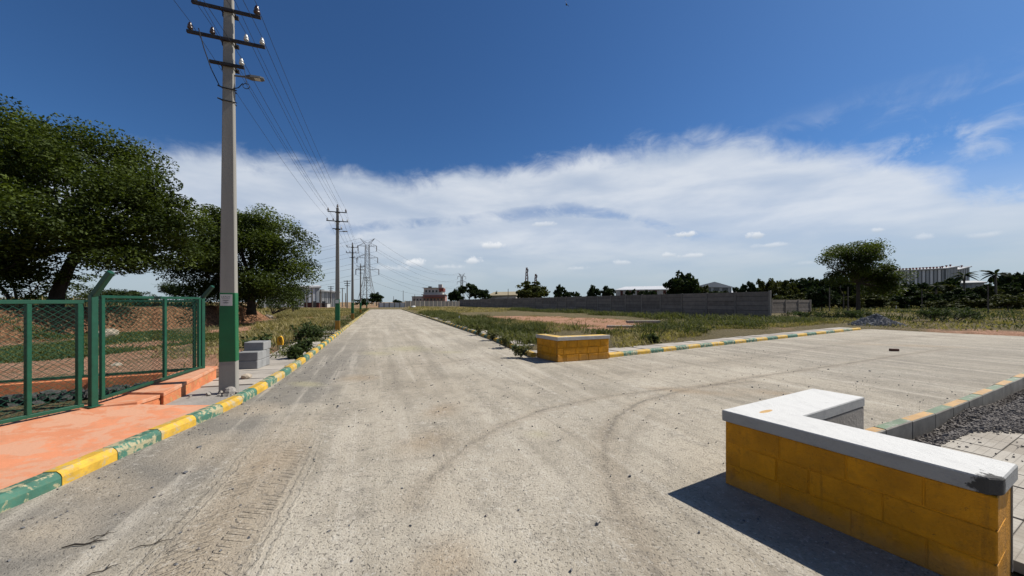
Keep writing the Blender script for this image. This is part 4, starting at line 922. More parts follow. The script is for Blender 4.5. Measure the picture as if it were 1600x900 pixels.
# small trees and scrub between and behind the two left trees
LM = [(275,452,26,14,60,.6,'small round tree seen far off between the fence and the pole'),(440,455,14,12,46,.6,'thin young tree right of the dense round tree'),]
for i, (px, py, hw, hh, D, zb, lb) in enumerate([(275,452,24,12,55,1.2,'small round tree far off between the fence corner and the pole'),(458,457,14,14,52,.3,'slender small tree in front of the white warehouse'),(190,462,22,9,46,1.2,'scrubby small tree seen over the fence beside the main post')]):
    tb = ((px-800)/FPX*D, D, zb); tree('small_tree', tb, lobe_px(tb, D, [(px,py,hw,hh,0),(px-hw*.5,py+4,hw*.6,hh*.7,0),(px+hw*.5,py+5,hw*.6,hh*.7,0)]), 50, 3500, .22, .3, .10, 'leaf_dark', lb, seed=20+i, fork=.35, limbs=8)
def bush(px, D, zb, w_, h_, lb, mat='leaf_dark', n=1600, leaf=.14, seed=1, group=None, name='bush'):
    p = atd(px, D, zb); r = np.random.default_rng(seed); root = empty(name, p, 0, lb, 'bush', group)
    lob = [(r.uniform(-.4,.4)*w_, r.uniform(-.3,.3)*w_, h_*r.uniform(.35,.6), w_*.42, w_*.4, h_*.45) for _ in range(4)]
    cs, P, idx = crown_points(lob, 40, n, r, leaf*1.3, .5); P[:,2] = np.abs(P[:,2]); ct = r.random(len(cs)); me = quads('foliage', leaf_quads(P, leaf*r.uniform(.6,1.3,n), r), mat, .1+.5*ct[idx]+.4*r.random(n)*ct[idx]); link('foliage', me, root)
    b = MB()
    for k in r.choice(len(cs), 8, False): c = Vector(cs[k]); b.tube([(0,0,-.1), c*.5+Vector((0,0,.1)), c], [.03*h_,.02*h_,.008*h_], 5)
    b.build('stems', 'bark', root)
for i, a in enumerate([(398,29,1.0,4.2,1.7,'dark thicket at the trunk foot of the dense round tree'),(345,31,1.2,4.5,1.6,'dark thicket left of the dense round tree, behind the pole'),(30,20,1.2,6.0,2.6,'leafy thicket under the huge tree at the left edge'),(120,22,1.3,5.0,1.3,'low thicket at the foot of the huge tree trunk'),(235,40,1.3,8.0,1.6,'low dark scrub on the bank top seen over the fence'),(426,36,.6,4.0,1.6,'dark scrub right of the dense round tree')]):
    bush(a[0], a[1], a[2], a[3], a[4], a[5], 'leaf_dark', 2600, .16, 40+i)

# distant trees: a few crown shapes reused at their own places and sizes
def far_crown(kind, seed):
    r = np.random.default_rng(seed)
    if kind == 'umbrella': lob = [(0,0,.62,.62,.5,.34)] + [(r.uniform(-.6,.6),r.uniform(-.4,.4),r.uniform(.35,.6),.36,.36,.22) for _ in range(6)]
    elif kind == 'round': lob = [(0,0,.55,.45,.45,.42)] + [(r.uniform(-.4,.4),r.uniform(-.4,.4),r.uniform(.25,.75),.26,.26,.2) for _ in range(9)]
    elif kind == 'open': lob = [(r.uniform(-.5,.5),r.uniform(-.4,.4),r.uniform(.45,.88),.22,.22,.13) for _ in range(9)]
    else: lob = [(r.uniform(-.6,.6),r.uniform(-.4,.4),r.uniform(.15,.8),.28,.3,.2) for _ in range(12)]
    cs, P, idx = crown_points(lob, 110, 4200, r, .060, .25); P[:,2] = np.maximum(P[:,2], .03); ct = r.random(len(cs)); return leaf_quads(P, .098*r.uniform(.6,1.4,4200), r, .7), .1+.5*ct[idx]+.4*r.random(4200)*ct[idx]
FARC = {}
for k in ('umbrella','round','open','dense'):
    for v in range(3):
        q_, t_ = far_crown(k, 100+v*7+len(k))
        for mt in ('leaf_far','leaf_far_olive'): FARC[k,v,mt] = quads('crown', q_, mt, t_)
def far_trunk(seed):
    r = np.random.default_rng(seed); b = MB(); b.tube([(0,0,-.05),(.01,0,.2),(.02,0,.45)], [.035,.028,.02], 7)
    for i in range(6): a = r.uniform(0,6.28); b.tube([(.015,0,.3),(.2*math.cos(a),.2*math.sin(a),.5),(.36*math.cos(a),.36*math.sin(a),.7)], [.016,.01,.005], 5)
    return b.mesh('trunk', 'bark', True)
FART = [far_trunk(s) for s in range(3)]
def far_tree(px, py, D, wpx, kind, lb, mt='leaf_far', v=0, group=None, zb=0, rz=None, name='distant_tree'):
    h = (ztop(py, D)-zb)/.95; root = empty(name, atd(px, D, zb), random.uniform(0,6.28) if rz is None else rz, lb, 'tree', group)
    wd = wpx/FPX*D/2/.64
    a = link('crown', FARC[kind,v % 3,mt], root); a.scale = (wd, wd, h); b = link('trunk', FART[v % 3], root); b.scale = (min(wd,h),min(wd,h),h); return root
G1 = 'trees along the skyline behind the long wall'
for i, (px, py, D, wp, k, mt, lb) in enumerate([
    (588,457,150,30,'round','leaf_far','dark tree straight beyond the end of the road'),(566,466,140,22,'dense','leaf_far','low dark tree behind the poles where the road ends'),(622,468,190,16,'round','leaf_far','tiny round tree beyond the grey wall at the end of the road'),
    (712,452,165,30,'round','leaf_far','dark tree just right of the red and white building'),(733,444,170,34,'open','leaf_far','tallest dark tree in front of the second pylon'),(752,450,165,28,'dense','leaf_far','dark tree at the right end of the clump by the second pylon'),
    (776,455,175,8,'round','leaf_far','tiny dark tree beside the tan roof'),(830,440,140,62,'umbrella','leaf_far_olive','broad pale umbrella-shaped tree below the two masts'),(872,447,150,20,'open','leaf_far','slim dark tree right of the umbrella-shaped tree'),(884,450,155,24,'dense','leaf_far','bushy dark tree second right of the umbrella-shaped tree'),(900,455,160,16,'round','leaf_far','smallest tree in the gap right of the umbrella-shaped tree'),
    (925,446,150,18,'round','leaf_far','round dark tree above the middle of the long wall'),(948,443,150,30,'dense','leaf_far','larger dark tree just left of the low white roof'),(984,453,160,18,'dense','leaf_far','small tree in front of the low white roof, its left half'),(1012,452,150,26,'dense','leaf_far','small tree in front of the low white roof, its right half'),
    (1064,425,100,62,'round','leaf_far','big round dark tree rising above the long wall'),(1087,440,105,30,'dense','leaf_far_olive','lighter tree hugging the right side of the big round tree'),(1120,452,120,44,'dense','leaf_far','scrubby tree in front of the gabled grey shed'),(1155,447,115,20,'open','leaf_far','spiky dark tree right of the gabled grey shed'),(1170,441,115,22,'open','leaf_far','taller dark tree second right of the gabled grey shed')]):
    far_tree(px, py, D, wp, k, lb, mt, i, G1)
G2 = 'trees in the dark belt across the right of the field'; rr = random.Random(5); belt = []
prof = [(1185,446),(1205,442),(1225,437),(1250,436),(1275,430),(1300,432),(1330,432),(1360,438),(1400,444),(1425,446),(1450,442),(1480,446),(1500,446),(1520,450),(1540,446),(1560,446),(1585,430),(1610,420),(1640,425)]
for i in range(27):
    px = 1186+i*17.0+rr.uniform(-5,5); top = np.interp(px, [p[0] for p in prof], [p[1] for p in prof])+rr.uniform(-7,4); D = rr.uniform(88,125)
    far_tree(px, top, D, rr.uniform(32,50), rr.choice(['round','dense','dense','open']), f'{ordn(i)} tree from the left in the dark belt at the right of the field', rr.choice(['leaf_far','leaf_far','leaf_far','leaf_far_olive']), i, G2)
for i in range(16):
    px = 1215+i*26+rr.uniform(-8,8); far_tree(px, rr.uniform(455,464), rr.uniform(72,90), rr.uniform(30,52), 'dense', f'{ordn(i)} low bushy tree from the left at the foot of the dark belt', rr.choice(['leaf_far','leaf_far_olive']), i, 'low trees at the foot of the dark belt', name='bushy_tree')
far_tree(1470, 470, 62, 44, 'umbrella', 'flat-topped light green small tree in the right field', 'leaf_far_olive', 1, None, name='bushy_tree')
far_tree(1575, 462, 66, 40, 'umbrella', 'rounded light green small tree near the right edge', 'leaf_far_olive', 2, None, name='bushy_tree')
far_tree(1284, 447, 66, 40, 'umbrella', 'small spreading tree on a thin trunk left of the lone tall tree', 'leaf_far', 0, None, name='bushy_tree')
for i, (px, D, w_, h_, lb) in enumerate([(1490,29.5,3.6,1.5,'broad bush in the right field in front of the palms'),(1460,31,2.2,1.2,'smaller bush left of the broad one in the right field'),(1520,33,2.4,1.0,'low bush right of the broad one in the right field'),(1330,34,2.2,1.1,'low dark bush at the foot of the lone tree'),(1255,36,3,.9,'low bush in front of the short precast wall')]):
    bush(px, D, 0, w_, h_, lb, 'weed_dark', 2400, .13, 60+i, 'bushes in the right field')
def palm(px, py, D, lb, seed):
    r = np.random.default_rng(seed); h = ztop(py, D)*.84; root = empty('palm_tree', atd(px, D, 0), 0, lb, 'palm', 'palms in front of the big shed')
    MB().tube([(0,0,-.2),(.1,0,h*.4),(.15,.05,h*.8),(.1,0,h)], [.3,.24,.2,.18], 8).build('trunk', 'bark_pale', root, smooth=True); V = []
    for k in range(22):
        a = r.uniform(0,6.28); up = r.uniform(-.1,1.25); L = h*.30*r.uniform(.85,1.1)
        for t in np.linspace(.12,1,22):
            x = L*t; z = h+L*(up*t-.75*t*t); c = np.array([x*math.cos(a), x*math.sin(a), z]); side = np.array([-math.sin(a), math.cos(a), 0]); fw = np.array([math.cos(a), math.sin(a), up-1.5*t]); wl = L*.20*math.sin(math.pi*min(.98,t*.9+.08))
            for s in (-1,1): tip = c+side*s*wl*.7+fw*.3*wl+np.array([0,0,-.45*wl]); V.append([c-fw*.03*L, c+fw*.03*L, tip+fw*.02*L, tip-fw*.01*L])
    link('crown', quads('crown', np.array(V), 'leaf_far', r.uniform(.0,.5,len(V))), root)
palm(1506, 421, 92, 'dark palm in front of the right end of the big shed', 1); palm(1555, 419, 88, 'dark palm right of the low white roof near the right edge', 2); palm(1462, 441, 100, 'short palm in front of the middle of the big shed', 3)

# ------------------------------------------------------------------ buildings far off
def shed(name, p0, p1, h0, h1, depth, label, wallm, stripm, panels, roofm='sheet_roof', vents=0, gable=False, rise=0.0):
    """long sheet-clad shed: front wall from p0 to p1 (plan), eaves h0..h1"""
    p0, p1 = Vector(p0[:2]), Vector(p1[:2]); d = p1-p0; L = d.length; d /= L; n = Vector((-d.y, d.x)); n = n if n.y > 0 else -n
    root = empty(name, (p0.x,p0.y,0), math.atan2(d.y,d.x), label, 'warehouse'); sg = 1 if Vector((-d.y,d.x)).y > 0 else -1
    b = MB(); b.add([(0,0,-.5),(L,0,-.5),(L,sg*depth,-.5),(0,sg*depth,-.5),(0,0,h0),(L,0,h1),(L,sg*depth,h1),(0,sg*depth,h0)], [(3,2,1,0),(4,5,6,7),(0,1,5,4),(1,2,6,5),(2,3,7,6),(3,0,4,7)]); b.build('wall', wallm, root)
    for i in range(panels):
        u0, u1 = (i+.2)/panels, (i+.8)/panels; za, zb = h0+(h1-h0)*u0, h0+(h1-h0)*u1; e = -sg*.12
        MB().add([(L*u0,e,0),(L*u1,e,0),(L*u1,e,zb-.5),(L*u0,e,za-.5),(L*u0,0,0),(L*u1,0,0),(L*u1,0,zb-.5),(L*u0,0,za-.5)], [(0,1,2,3),(7,6,5,4),(0,4,5,1),(1,5,6,2),(2,6,7,3),(3,7,4,0)]).build('cladding_panel', stripm[i % len(stripm)], root)
    ov = .5; y0, y1 = -sg*ov, sg*(depth+ov); zr = rise; r_ = MB()
    if gable: # ridge across the middle of the front
        r_.add([(-ov,y0,h0-.1),(L/2,y0,h0+zr),(L+ov,y0,h1-.1),(-ov,y1,h0-.1),(L/2,y1,h0+zr),(L+ov,y1,h1-.1),(-ov,y0,h0-.4),(L+ov,y0,h1-.4),(-ov,y1,h0-.4),(L+ov,y1,h1-.4)], [(0,1,4,3),(1,2,5,4),(6,7,2,1,0),(3,4,5,9,8)])
    else:
        r_.add([(-ov,y0,h0+.05),(L+ov,y0,h1+.05),(L+ov,y1,h1+.05+zr),(-ov,y1,h0+.05+zr),(-ov,y0,h0-.35),(L+ov,y0,h1-.35),(L+ov,y1,h1-.35),(-ov,y1,h0-.35)], [(0,1,2,3),(4,5,1,0),(5,6,2,1),(6,7,3,2),(7,4,0,3)])
    ro = r_.build('roof', roofm, root)
    for i in range(vents):
        u = (i+.5)/vents; MB().lathe([(.2,0),(.2,.35),(.4,.42),(.42,.62),(.25,.8)], 8, (L*u, sg*1.5, h0+(h1-h0)*u+.1)).build('roof_vent', 'roof_red', ro)
    return root
shed('warehouse', atd(1392,155), atd(1477,150), ztop(423,155), ztop(419,150), 25, 'big grey corrugated shed with red roof vents above the tree belt', 'sheet_dark', ['sheet_white','sheet_grey'], 14, 'sheet_roof', 16)
shed('warehouse', atd(1477.5,149.5), atd(1496,152), ztop(419,149.5), ztop(415.5,152), 20, 'taller corrugated end bay of the big grey shed', 'sheet_dark', ['sheet_grey'], 8, 'sheet_roof', 3)
shed('warehouse', atd(1497,153), atd(1515,155), ztop(421,153), ztop(416,155), 20, 'second sloping corrugated bay at the right of the big shed', 'sheet_dark', ['sheet_grey'], 5, 'sheet_roof', 2)
shed('warehouse', atd(1482,125), atd(1538,120), ztop(443,125), ztop(441,120), 10, 'low shed with a pale roof between the two right palms', 'sheet_grey', ['sheet_grey'], 8, 'roof_pale', 0, False, 1.0)
shed('warehouse', atd(1090,150), atd(1143,146), ztop(447,150), ztop(448,146), 18, 'gabled grey shed behind the big round tree', 'sheet_dark', ['sheet_dark','sheet_grey'], 8, 'sheet_white', 0, True, 1.7)
shed('warehouse', atd(962,205), atd(1042,190), ztop(453,205), ztop(452,190), 20, 'long low building with a bright white roof above the long wall', 'plaster', ['plaster','maroon'], 12, 'sheet_white', 0, False, 2.6)
shed('warehouse', atd(1143,180), atd(1185,175), ztop(458,180), ztop(457,175), 14, 'small low shed with a white roof right of the gabled one', 'plaster', ['plaster'], 6, 'sheet_white', 0, False, 1.5)
shed('warehouse', atd(404,100), atd(499,107.6), ztop(450,100), ztop(447.5,107.6), 16, 'tall white and grey panelled warehouse behind the dense round tree', 'sheet_grey', ['sheet_white','sheet_white','sheet_grey'], 15, 'sheet_roof', 0, False, 1.0)
shed('warehouse', atd(499.8,112), atd(529,114.7), ztop(453.5,112), ztop(456,114.7), 12, 'lower pale warehouse between the first and second poles', 'sheet_grey', ['sheet_grey','sheet_white'], 9, 'sheet_roof', 0, False, .6)
shed('warehouse', atd(762,172), atd(806,168), ztop(462,172), ztop(461,168), 10, 'small house with a tan roof left of the umbrella-shaped tree', 'plaster', ['plaster'], 4, 'roof_tan', 0, False, 2.0)
for i, (px, D, L, h, m_n, lb) in enumerate([(490,104,4,1.5,'maroon','dark red container in front of the tall white warehouse'),(505,106,3.2,1.3,'plaster','small white hut beside the dark red container')]):
    p = atd(px, D, 0); r_ = empty('hut', p, .1, lb, 'hut'); MB().box((0,0,h/2), (L,2.4,h)).build('wall', m_n, r_); MB().box((0,0,h+.06), (L+.3,2.7,.12)).build('roof', 'sheet_dark', r_)
    MB().box((L*.2,-1.21,1.0), (.9,.03,1.9)).build('door', 'window_dark', r_)
# red and white house
p = atd(680, 215, 0); hb_ = empty('house', p, .05, 'red and white multi-storey building beyond the far wall', 'house')
MB().box((0,0,3.0), (13,9,6.0)).build('wall', 'plaster_pink', hb_); MB().box((-.5,0,8.0), (11,8,3.9)).build('wall', 'plaster', hb_); MB().box((4.2,0,9.1), (2.6,8.4,2.4)).build('wall', 'roof_red', hb_)
MB().box((0,0,6.05), (14.5,10.5,.35)).build('floor_slab', 'plaster', hb_); MB().box((-.5,0,10.05), (12.4,9.2,.3)).build('roof', 'plaster', hb_); MB().box((3.2,0,11.2), (2.2,3,2.2)).build('stair_tower', 'plaster', hb_)
MB().box((0,-5.6,4.6), (14,2.4,.3)).build('awning', 'roof_red', hb_); MB().box((-3,0,10.6), (2,2,.9)).build('water_tank', 'window_dark', hb_)
for zz_, n_w in ((8.1,5),(3.2,6)):
    for i in range(n_w):
        wo = MB().box(((i-(n_w-1)/2)*2.0-.6, -4.02 if zz_ > 5 else -4.53, zz_), (1.1,.1,1.3)).build('window', 'window_dark', hb_)
        MB().box(((i-(n_w-1)/2)*2.0-.6, -4.05 if zz_ > 5 else -4.56, zz_-.75), (1.4,.25,.1)).build('sill', 'plaster', wo)
p = atd(657, 230, 0); r_ = empty('house', p, 0, 'plain grey low building left of the red and white one', 'house'); MB().box((0,0,2.6), (9,7,5.2)).build('wall', 'plaster', r_); MB().box((0,0,5.3), (9.6,7.6,.25)).build('roof', 'sheet_grey', r_)
for i in range(4): MB().box((-3+i*2,-3.52,3.2), (1,.1,1.2)).build('window', 'window_dark', r_)
# far walls
def plain_wall(a, b, h, label, mat, bays):
    a, b = Vector(a[:2]), Vector(b[:2]); d = b-a; L = d.length; root = empty('boundary_wall', (a.x,a.y,0), math.atan2(d.y,d.x), label, 'wall'); bl = L/bays
    pm = MB().box((0,0,h/2-.2), (bl-.25,.1,h+.4)).mesh('panel', mat); po = MB().box((0,0,h/2-.15), (.3,.25,h+.5)).mesh('post', 'precast_post')
    for i in range(bays+1):
        link('post', po, root, (i*bl,0,0))
        if i < bays: link('panel', pm, root, ((i+.5)*bl,0,0))
plain_wall(atd(592,112), atd(633,112), ztop(473,112), 'pale grey panel wall across the end of the road', 'sheet_white', 5)
plain_wall(atd(633,118), atd(722,150), ztop(470.5,135), 'dark grey wall between the road end and the long precast wall', 'precast_dark', 14)
plain_wall(atd(1545,95), atd(1620,95), ztop(474.5,95), 'low pale wall in the far field at the right edge', 'precast_post', 6)

# ------------------------------------------------------------------ pylons, masts and thin poles
def pylon(p, H, label, t=.22, seed=0, rz=.3):
    root = empty('transmission_pylon', p, rz, label, 'pylon')
    lv = [(0,4.6),(.16,3.3),(.30,2.3),(.42,1.6),(.52,1.25),(.62,1.15),(.72,1.1),(.82,1.0),(.92,.95)]; body = MB(); br = MB()
    C_ = lambda f_, w_: [Vector((sx*w_, sy*w_, f_*H)) for sx, sy in ((-1,-1),(1,-1),(1,1),(-1,1))]
    for (f0,w0),(f1_,w1) in zip(lv[:-1], lv[1:]):
        A, B = C_(f0,w0), C_(f1_,w1)
        for k in range(4): body.bar(A[k], B[k], t*1.3); br.bar(A[k], B[(k+1)%4], t*.7); br.bar(A[(k+1)%4], B[k], t*.7); br.bar(B[k], B[(k+1)%4], t*.7)
    body.build('legs', 'lattice', root); br.build('bracing', 'lattice', root); tips = []
    for f_, L in ((.54,6.2),(.72,5.6),(.90,5.0)):
        for s in (-1,1):
            a = MB(); tip = Vector((s*L,0,f_*H+.25)); w_ = 1.1
            for sy in (-1,1): a.bar((s*w_,sy*w_,f_*H), tip, t*.9); a.bar((s*w_,sy*w_,f_*H+2.0), tip, t*.9)
            for u in (.3,.6): a.bar(Vector((s*w_,0,f_*H)).lerp(tip,u), Vector((s*w_,0,f_*H+2.0)).lerp(tip,u), t*.6)
            ao = a.build('crossarm', 'lattice', root); MB().tube([tip, tip-Vector((0,0,3.0))], .22, 6).build('insulator', 'lattice', ao); tips.append(tip-Vector((0,0,3.0)))
    for s in (-1,1):
        a = MB()
        for sy in (-1,1): a.bar((s*.9,sy*.9,.92*H), (s*4.0,0,1.02*H), t*.9); a.bar((s*.3,sy*.9,.95*H), (s*4.0,0,1.02*H), t*.8)
        a.build('peak_horn', 'lattice', root); tips.append(Vector((s*4.0,0,1.02*H)))
    mw = Matrix.Translation(p) @ Matrix.Rotation(rz, 4, 'Z'); return [mw @ q for q in tips]
T1 = pylon(atd(574,200), 36.5, 'tall lattice pylon beyond the poles on the left', .13, rz=.1); T2 = pylon(atd(721.5,430), 35.5, 'distant lattice pylon standing behind the dark clump of trees', .22, rz=.4)
pz = atd(250,260); T0 = [q + (pz - atd(574,200)) + Vector((0,0,-2)) for q in T1]
WL = ['lowest left arm','lowest right arm','middle left arm','middle right arm','top left arm','top right arm','left horn','right horn']
for i, (a, b, c) in enumerate(zip(T0, T1, T2)):
    m = MB()
    for p_, q_, sag in ((a,b,7),(b,c,9)): m.tube([p_.lerp(q_,u)-UZ*sag*4*u*(1-u) for u in np.linspace(0,1,16)], .05, 3, False)
    tag(m.build('transmission_line', 'wire_grey'), f'high-voltage line strung from the {WL[i]} of the tall pylon', 'wire', 'high-voltage lines')
for px, py, D, lb, s in [(823,418,300,'taller lattice telecom mast above the umbrella-shaped tree',1.0),(837,428,300,'shorter telecom mast right of the taller one',.9)]:
    H = ztop(py, D); r_ = empty('telecom_mast', atd(px, D), .2, lb, 'mast', 'telecom masts'); a = MB(); b = MB(); n = 12
    for i in range(n):
        f0, f1_ = i/n, (i+1)/n; w0, w1 = 2.0*(1-f0*.8)*s, 2.0*(1-f1_*.8)*s
        for k in range(4):
            sx, sy = ((-1,-1),(1,-1),(1,1),(-1,1))[k]; tx, ty = ((-1,-1),(1,-1),(1,1),(-1,1))[(k+1)%4]; a.bar((sx*w0,sy*w0,f0*H),(sx*w1,sy*w1,f1_*H),.4); b.bar((sx*w0,sy*w0,f0*H),(tx*w1,ty*w1,f1_*H),.22)
    a.build('legs', 'lattice_red', r_); b.build('bracing', 'lattice_red', r_)
    for k, z in enumerate((.72,.82,.92)): MB().box((.8*(-1)**k,-.6,H*z), (.9,.5,2.2)).build('antenna', 'lattice', r_)
def thin_pole(px, py, D, arms, lb, group, mat='bark_pale', w_=.2):
    H = ztop(py, D); r_ = empty('thin_pole', atd(px, D), .2, lb, 'utility pole', group); MB().tube([(0,0,-.3),(0,0,H)], [w_*.6,w_*.4], 6).build('shaft', mat, r_)
    for i in range(arms): MB().box((0,0,H*(.97-.08*i)), (1.8-.3*i,.12,.14)).build('crossarm', 'dark_steel', r_)
G3 = 'thin poles in the left field'; G4 = 'thin poles in the far distance'; G5 = 'thin poles in the right field'
for a in [(542.5,438,95,3,'thin pole with three crossarms between the second and third poles',G3),(517,447,110,3,'thin pole with crossarms just left of the second pole',G3),(535,450,120,1,'short thin pole just right of the second pole',G3),(501,452,100,1,'thin pole at the corner of the tall white warehouse',G3),(488,450,98,0,'bare thin pole in front of the tall white warehouse, right one',G3),(479,452,98,0,'bare thin pole in front of the tall white warehouse, left one',G3),(540,458,120,0,'short bare pole between the second and third poles',G3),
          (630,454,190,0,'tallest thin pole over the grey wall at the road end',G4),(615,463,200,0,'thin pole over the grey wall, left of the tallest one',G4),(648,460,200,0,'thin pole left of the plain grey low building',G4),(662,456,200,0,'thin pole rising at the plain grey low building',G4),(694,452,190,0,'thin pole rising in front of the red and white building',G4),(794,451,150,0,'thin pole beside the tan roof house',G4),
          (1296,449,62,0,'thin pale pole left of the lone tree, the farther one',G5),(1325,448,55,0,'thin pale pole just left of the lone tree trunk',G5),(1440.5,451,75,0,'thin pale pole in front of the big shed trees',G5),(1544,446,50,0,'thin pale pole near the right edge below the palm',G5),(1318,460,70,0,'short pale pole behind the lone tree',G5)]: thin_pole(*a, w_=.3 if a[2] > 90 else .17)

# ------------------------------------------------------------------ bird
bp = Vector(((885-800)/FPX*30, 30, ztop(7,30))); r_ = empty('bird', bp, 0, 'small dark bird gliding high in the blue sky', 'bird')
b = MB().tube([(-.22,0,.0),(-.12,0,.01),(0,0,.0),(.12,0,.01),(.2,0,.02),(.24,0,.015)], [.012,.045,.06,.045,.03,.008], 8)
for s in (-1,1): b.add([(.08,0,.02),(-.08,0,.02),(-.10,s*.25,.09),(-.06,s*.48,.06),(.0,s*.46,.065),(.09,s*.24,.10)], [(0,1,2,5),(5,2,3,4)])
b.add([(-.2,-.02,0),(-.2,.02,0),(-.36,.07,0),(-.36,-.07,0)], [(0,1,2,3)])
o = b.build('body', 'bird_black', r_); o.rotation_euler = (R(60), R(-20), R(75))

# ------------------------------------------------------------------ grass and weeds
def scatter(poly, n, seed):
    r = np.random.default_rng(seed); q = np.array(poly); lo, hi = q.min(0), q.max(0); out = []
    while sum(len(o_) for o_ in out) < n:
        P = r.uniform(lo, hi, (n*3, 2)); out.append(P[inside(P, poly)])
    return np.concatenate(out)[:n]
def gpoly(pts): return [tuple(at(*p)[:2]) for p in pts]
def grass(name, P, h, nb, mat, lb, seed, wd=.012, spread=.12, dry=.5, leafy=.5, lsize=.06, thr=.42):
    """tufts of blades with small leaves, standing on the ground"""
    r = np.random.default_rng(seed); P = P[vnoise(P, .45, seed+50) + r.normal(size=len(P))*.05 > thr]; n = len(P); z = ground_z(P)[0]; hs = h*r.uniform(.4,1.25,n)*(.55+.9*vnoise(P, .35, seed)); ct = np.clip(.15+dry*(vnoise(P, .25, seed+3)-.25)*1.6, 0, 1)
    i = np.repeat(np.arange(n), nb); N = len(i); a = r.uniform(0, 6.283, N); hh = hs[i]*r.uniform(.45,1.1,N); b0_ = np.column_stack([P[i]+r.normal(size=(N,2))*spread, z[i]-.03]); ln = hh*r.uniform(.25,1.3,N); dr = np.column_stack([np.cos(a), np.sin(a)])
    tip = b0_ + np.column_stack([dr*ln[:,None], hh]); sd_ = np.column_stack([-dr[:,1], dr[:,0], np.zeros(N)])*(wd*r.uniform(.6,1.5,N))[:,None]; mid = b0_*.45+tip*.55; mid[:,2] += hh*.12
    V = np.stack([b0_-sd_*.6, b0_+sd_*.6, mid+sd_, mid-sd_], 1); V2 = np.stack([mid-sd_, mid+sd_, tip+sd_*.15, tip-sd_*.15], 1); tint = np.clip(ct[i]+r.normal(size=N)*.18, 0, 1)
    Q = [V, V2]; Ts = [tint, tint]
    if leafy:
        k = max(1, int(nb*leafy)); i2 = np.repeat(np.arange(n), k); N2 = len(i2); L = np.column_stack([P[i2]+r.normal(size=(N2,2))*spread*1.3, z[i2]+hs[i2]*r.uniform(.1,.85,N2)]); Q.append(leaf_quads(L, lsize*r.uniform(.6,1.4,N2), r, .55)); Ts.append(np.clip(ct[i2]*.7+r.normal(size=N2)*.15, 0, 1))
    return tag(link(name, quads(name, np.concatenate(Q), mat, np.concatenate(Ts))), lb, 'grass', kind='stuff')
kr = [(p[0]+.75, p[1]) for p in RIGHT]
A_ = gpoly([(648,489.5),(700,505),(760,524),(825,548),(842,540),(860,524),(830,514),(770,505),(720,496),(690,489)])
grass('weeds', scatter(A_, 1700, 1), .40, 16, 'weed_green', 'green weeds along the right kerb of the main road', 1, .016, .16, .55, 1.3, .075)
grass('weeds', scatter(gpoly([(690,492),(760,507),(850,524),(1000,524),(1040,514),(1000,517),(930,512),(850,508),(760,500),(700,492)]), 1100, 2), .24, 14, 'grass_mix', 'dry weeds around the bare red patch in the field', 2, .014, .18, .6, .8, .06)
grass('weeds', scatter(gpoly([(965,548),(1050,533),(1150,520),(1250,511),(1340,504),(1330,500),(1205,502),(1100,503),(1010,508),(960,524)]), 2600, 3), .22, 15, 'grass_mix', 'dry grass and weeds behind the side road kerb', 3, .015, .2, .45, .9, .06)
grass('weeds', scatter(gpoly([(1205,507),(1205,501.5),(1100,500),(1000,494),(940,490),(860,486.5),(800,484),(800,486),(860,489),(940,493.5),(1000,499),(1090,508)]), 1100, 4), .55, 16, 'weed_green', 'tall weeds along the foot of the long precast wall', 4, .022, .3, .35, 1.6, .11, .52)
grass('weeds', scatter(gpoly([(1060,513),(1150,515),(1260,508),(1240,499),(1150,499),(1080,502)]), 700, 14), .36, 16, 'weed_green', 'green scrub at the near end of the long precast wall', 14, .02, .25, .4, 1.6, .10)
grass('weeds', scatter(RED, 420, 16), .16, 12, 'grass_mix', 'sparse tufts on the bare red patch in the field', 16, .012, .14, .5, .8, .05, .5)
grass('weeds', scatter(gpoly([(965,545),(1050,531),(1150,518),(1250,510),(1330,503),(1205,503),(1100,505),(1010,510),(960,526)]), 900, 17), .42, 16, 'weed_green', 'green weed clumps in the plot behind the side kerb', 17, .016, .22, .3, 1.6, .08, .55)
grass('weeds', scatter(gpoly([(1345,510),(1600,520),(1760,526),(1760,482),(1600,480),(1270,481),(1230,490),(1280,500)]), 2600, 18), .55, 12, 'weed_dark', 'dark weed clumps dotted over the right field', 18, .03, .4, .4, 1.4, .12, .57)
grass('weeds', scatter(gpoly([(690,492),(760,507),(850,524),(960,526),(930,514),(850,509),(760,501),(700,492)]), 500, 19), .45, 14, 'weed_green', 'green weed clumps between the kerb and the red patch', 19, .016, .2, .3, 1.4, .08, .52)
far = gpoly([(640,487),(720,490),(800,486.5),(800,483),(720,481),(640,480.5)])
grass('weeds', scatter(far, 2600, 5), .35, 8, 'grass_mix', 'grass at the far end between the road and the wall', 5, .035, .4, .8, .4, .12)
grass('weeds', scatter(gpoly([(1345,512),(1600,523),(1760,530),(1760,482),(1600,480),(1270,481),(1230,490),(1280,500)]), 7500, 6), .25, 10, 'grass_mix', 'rough grass over the right field', 6, .028, .38, .34, .6, .09)
grass('weeds', scatter([(45,60),(220,150),(220,190),(40,190),(-10,130),(10,90)], 6500, 7), .45, 7, 'grass_mix', 'distant grass in front of the dark tree belt', 7, .07, .8, .3, .3, .04)
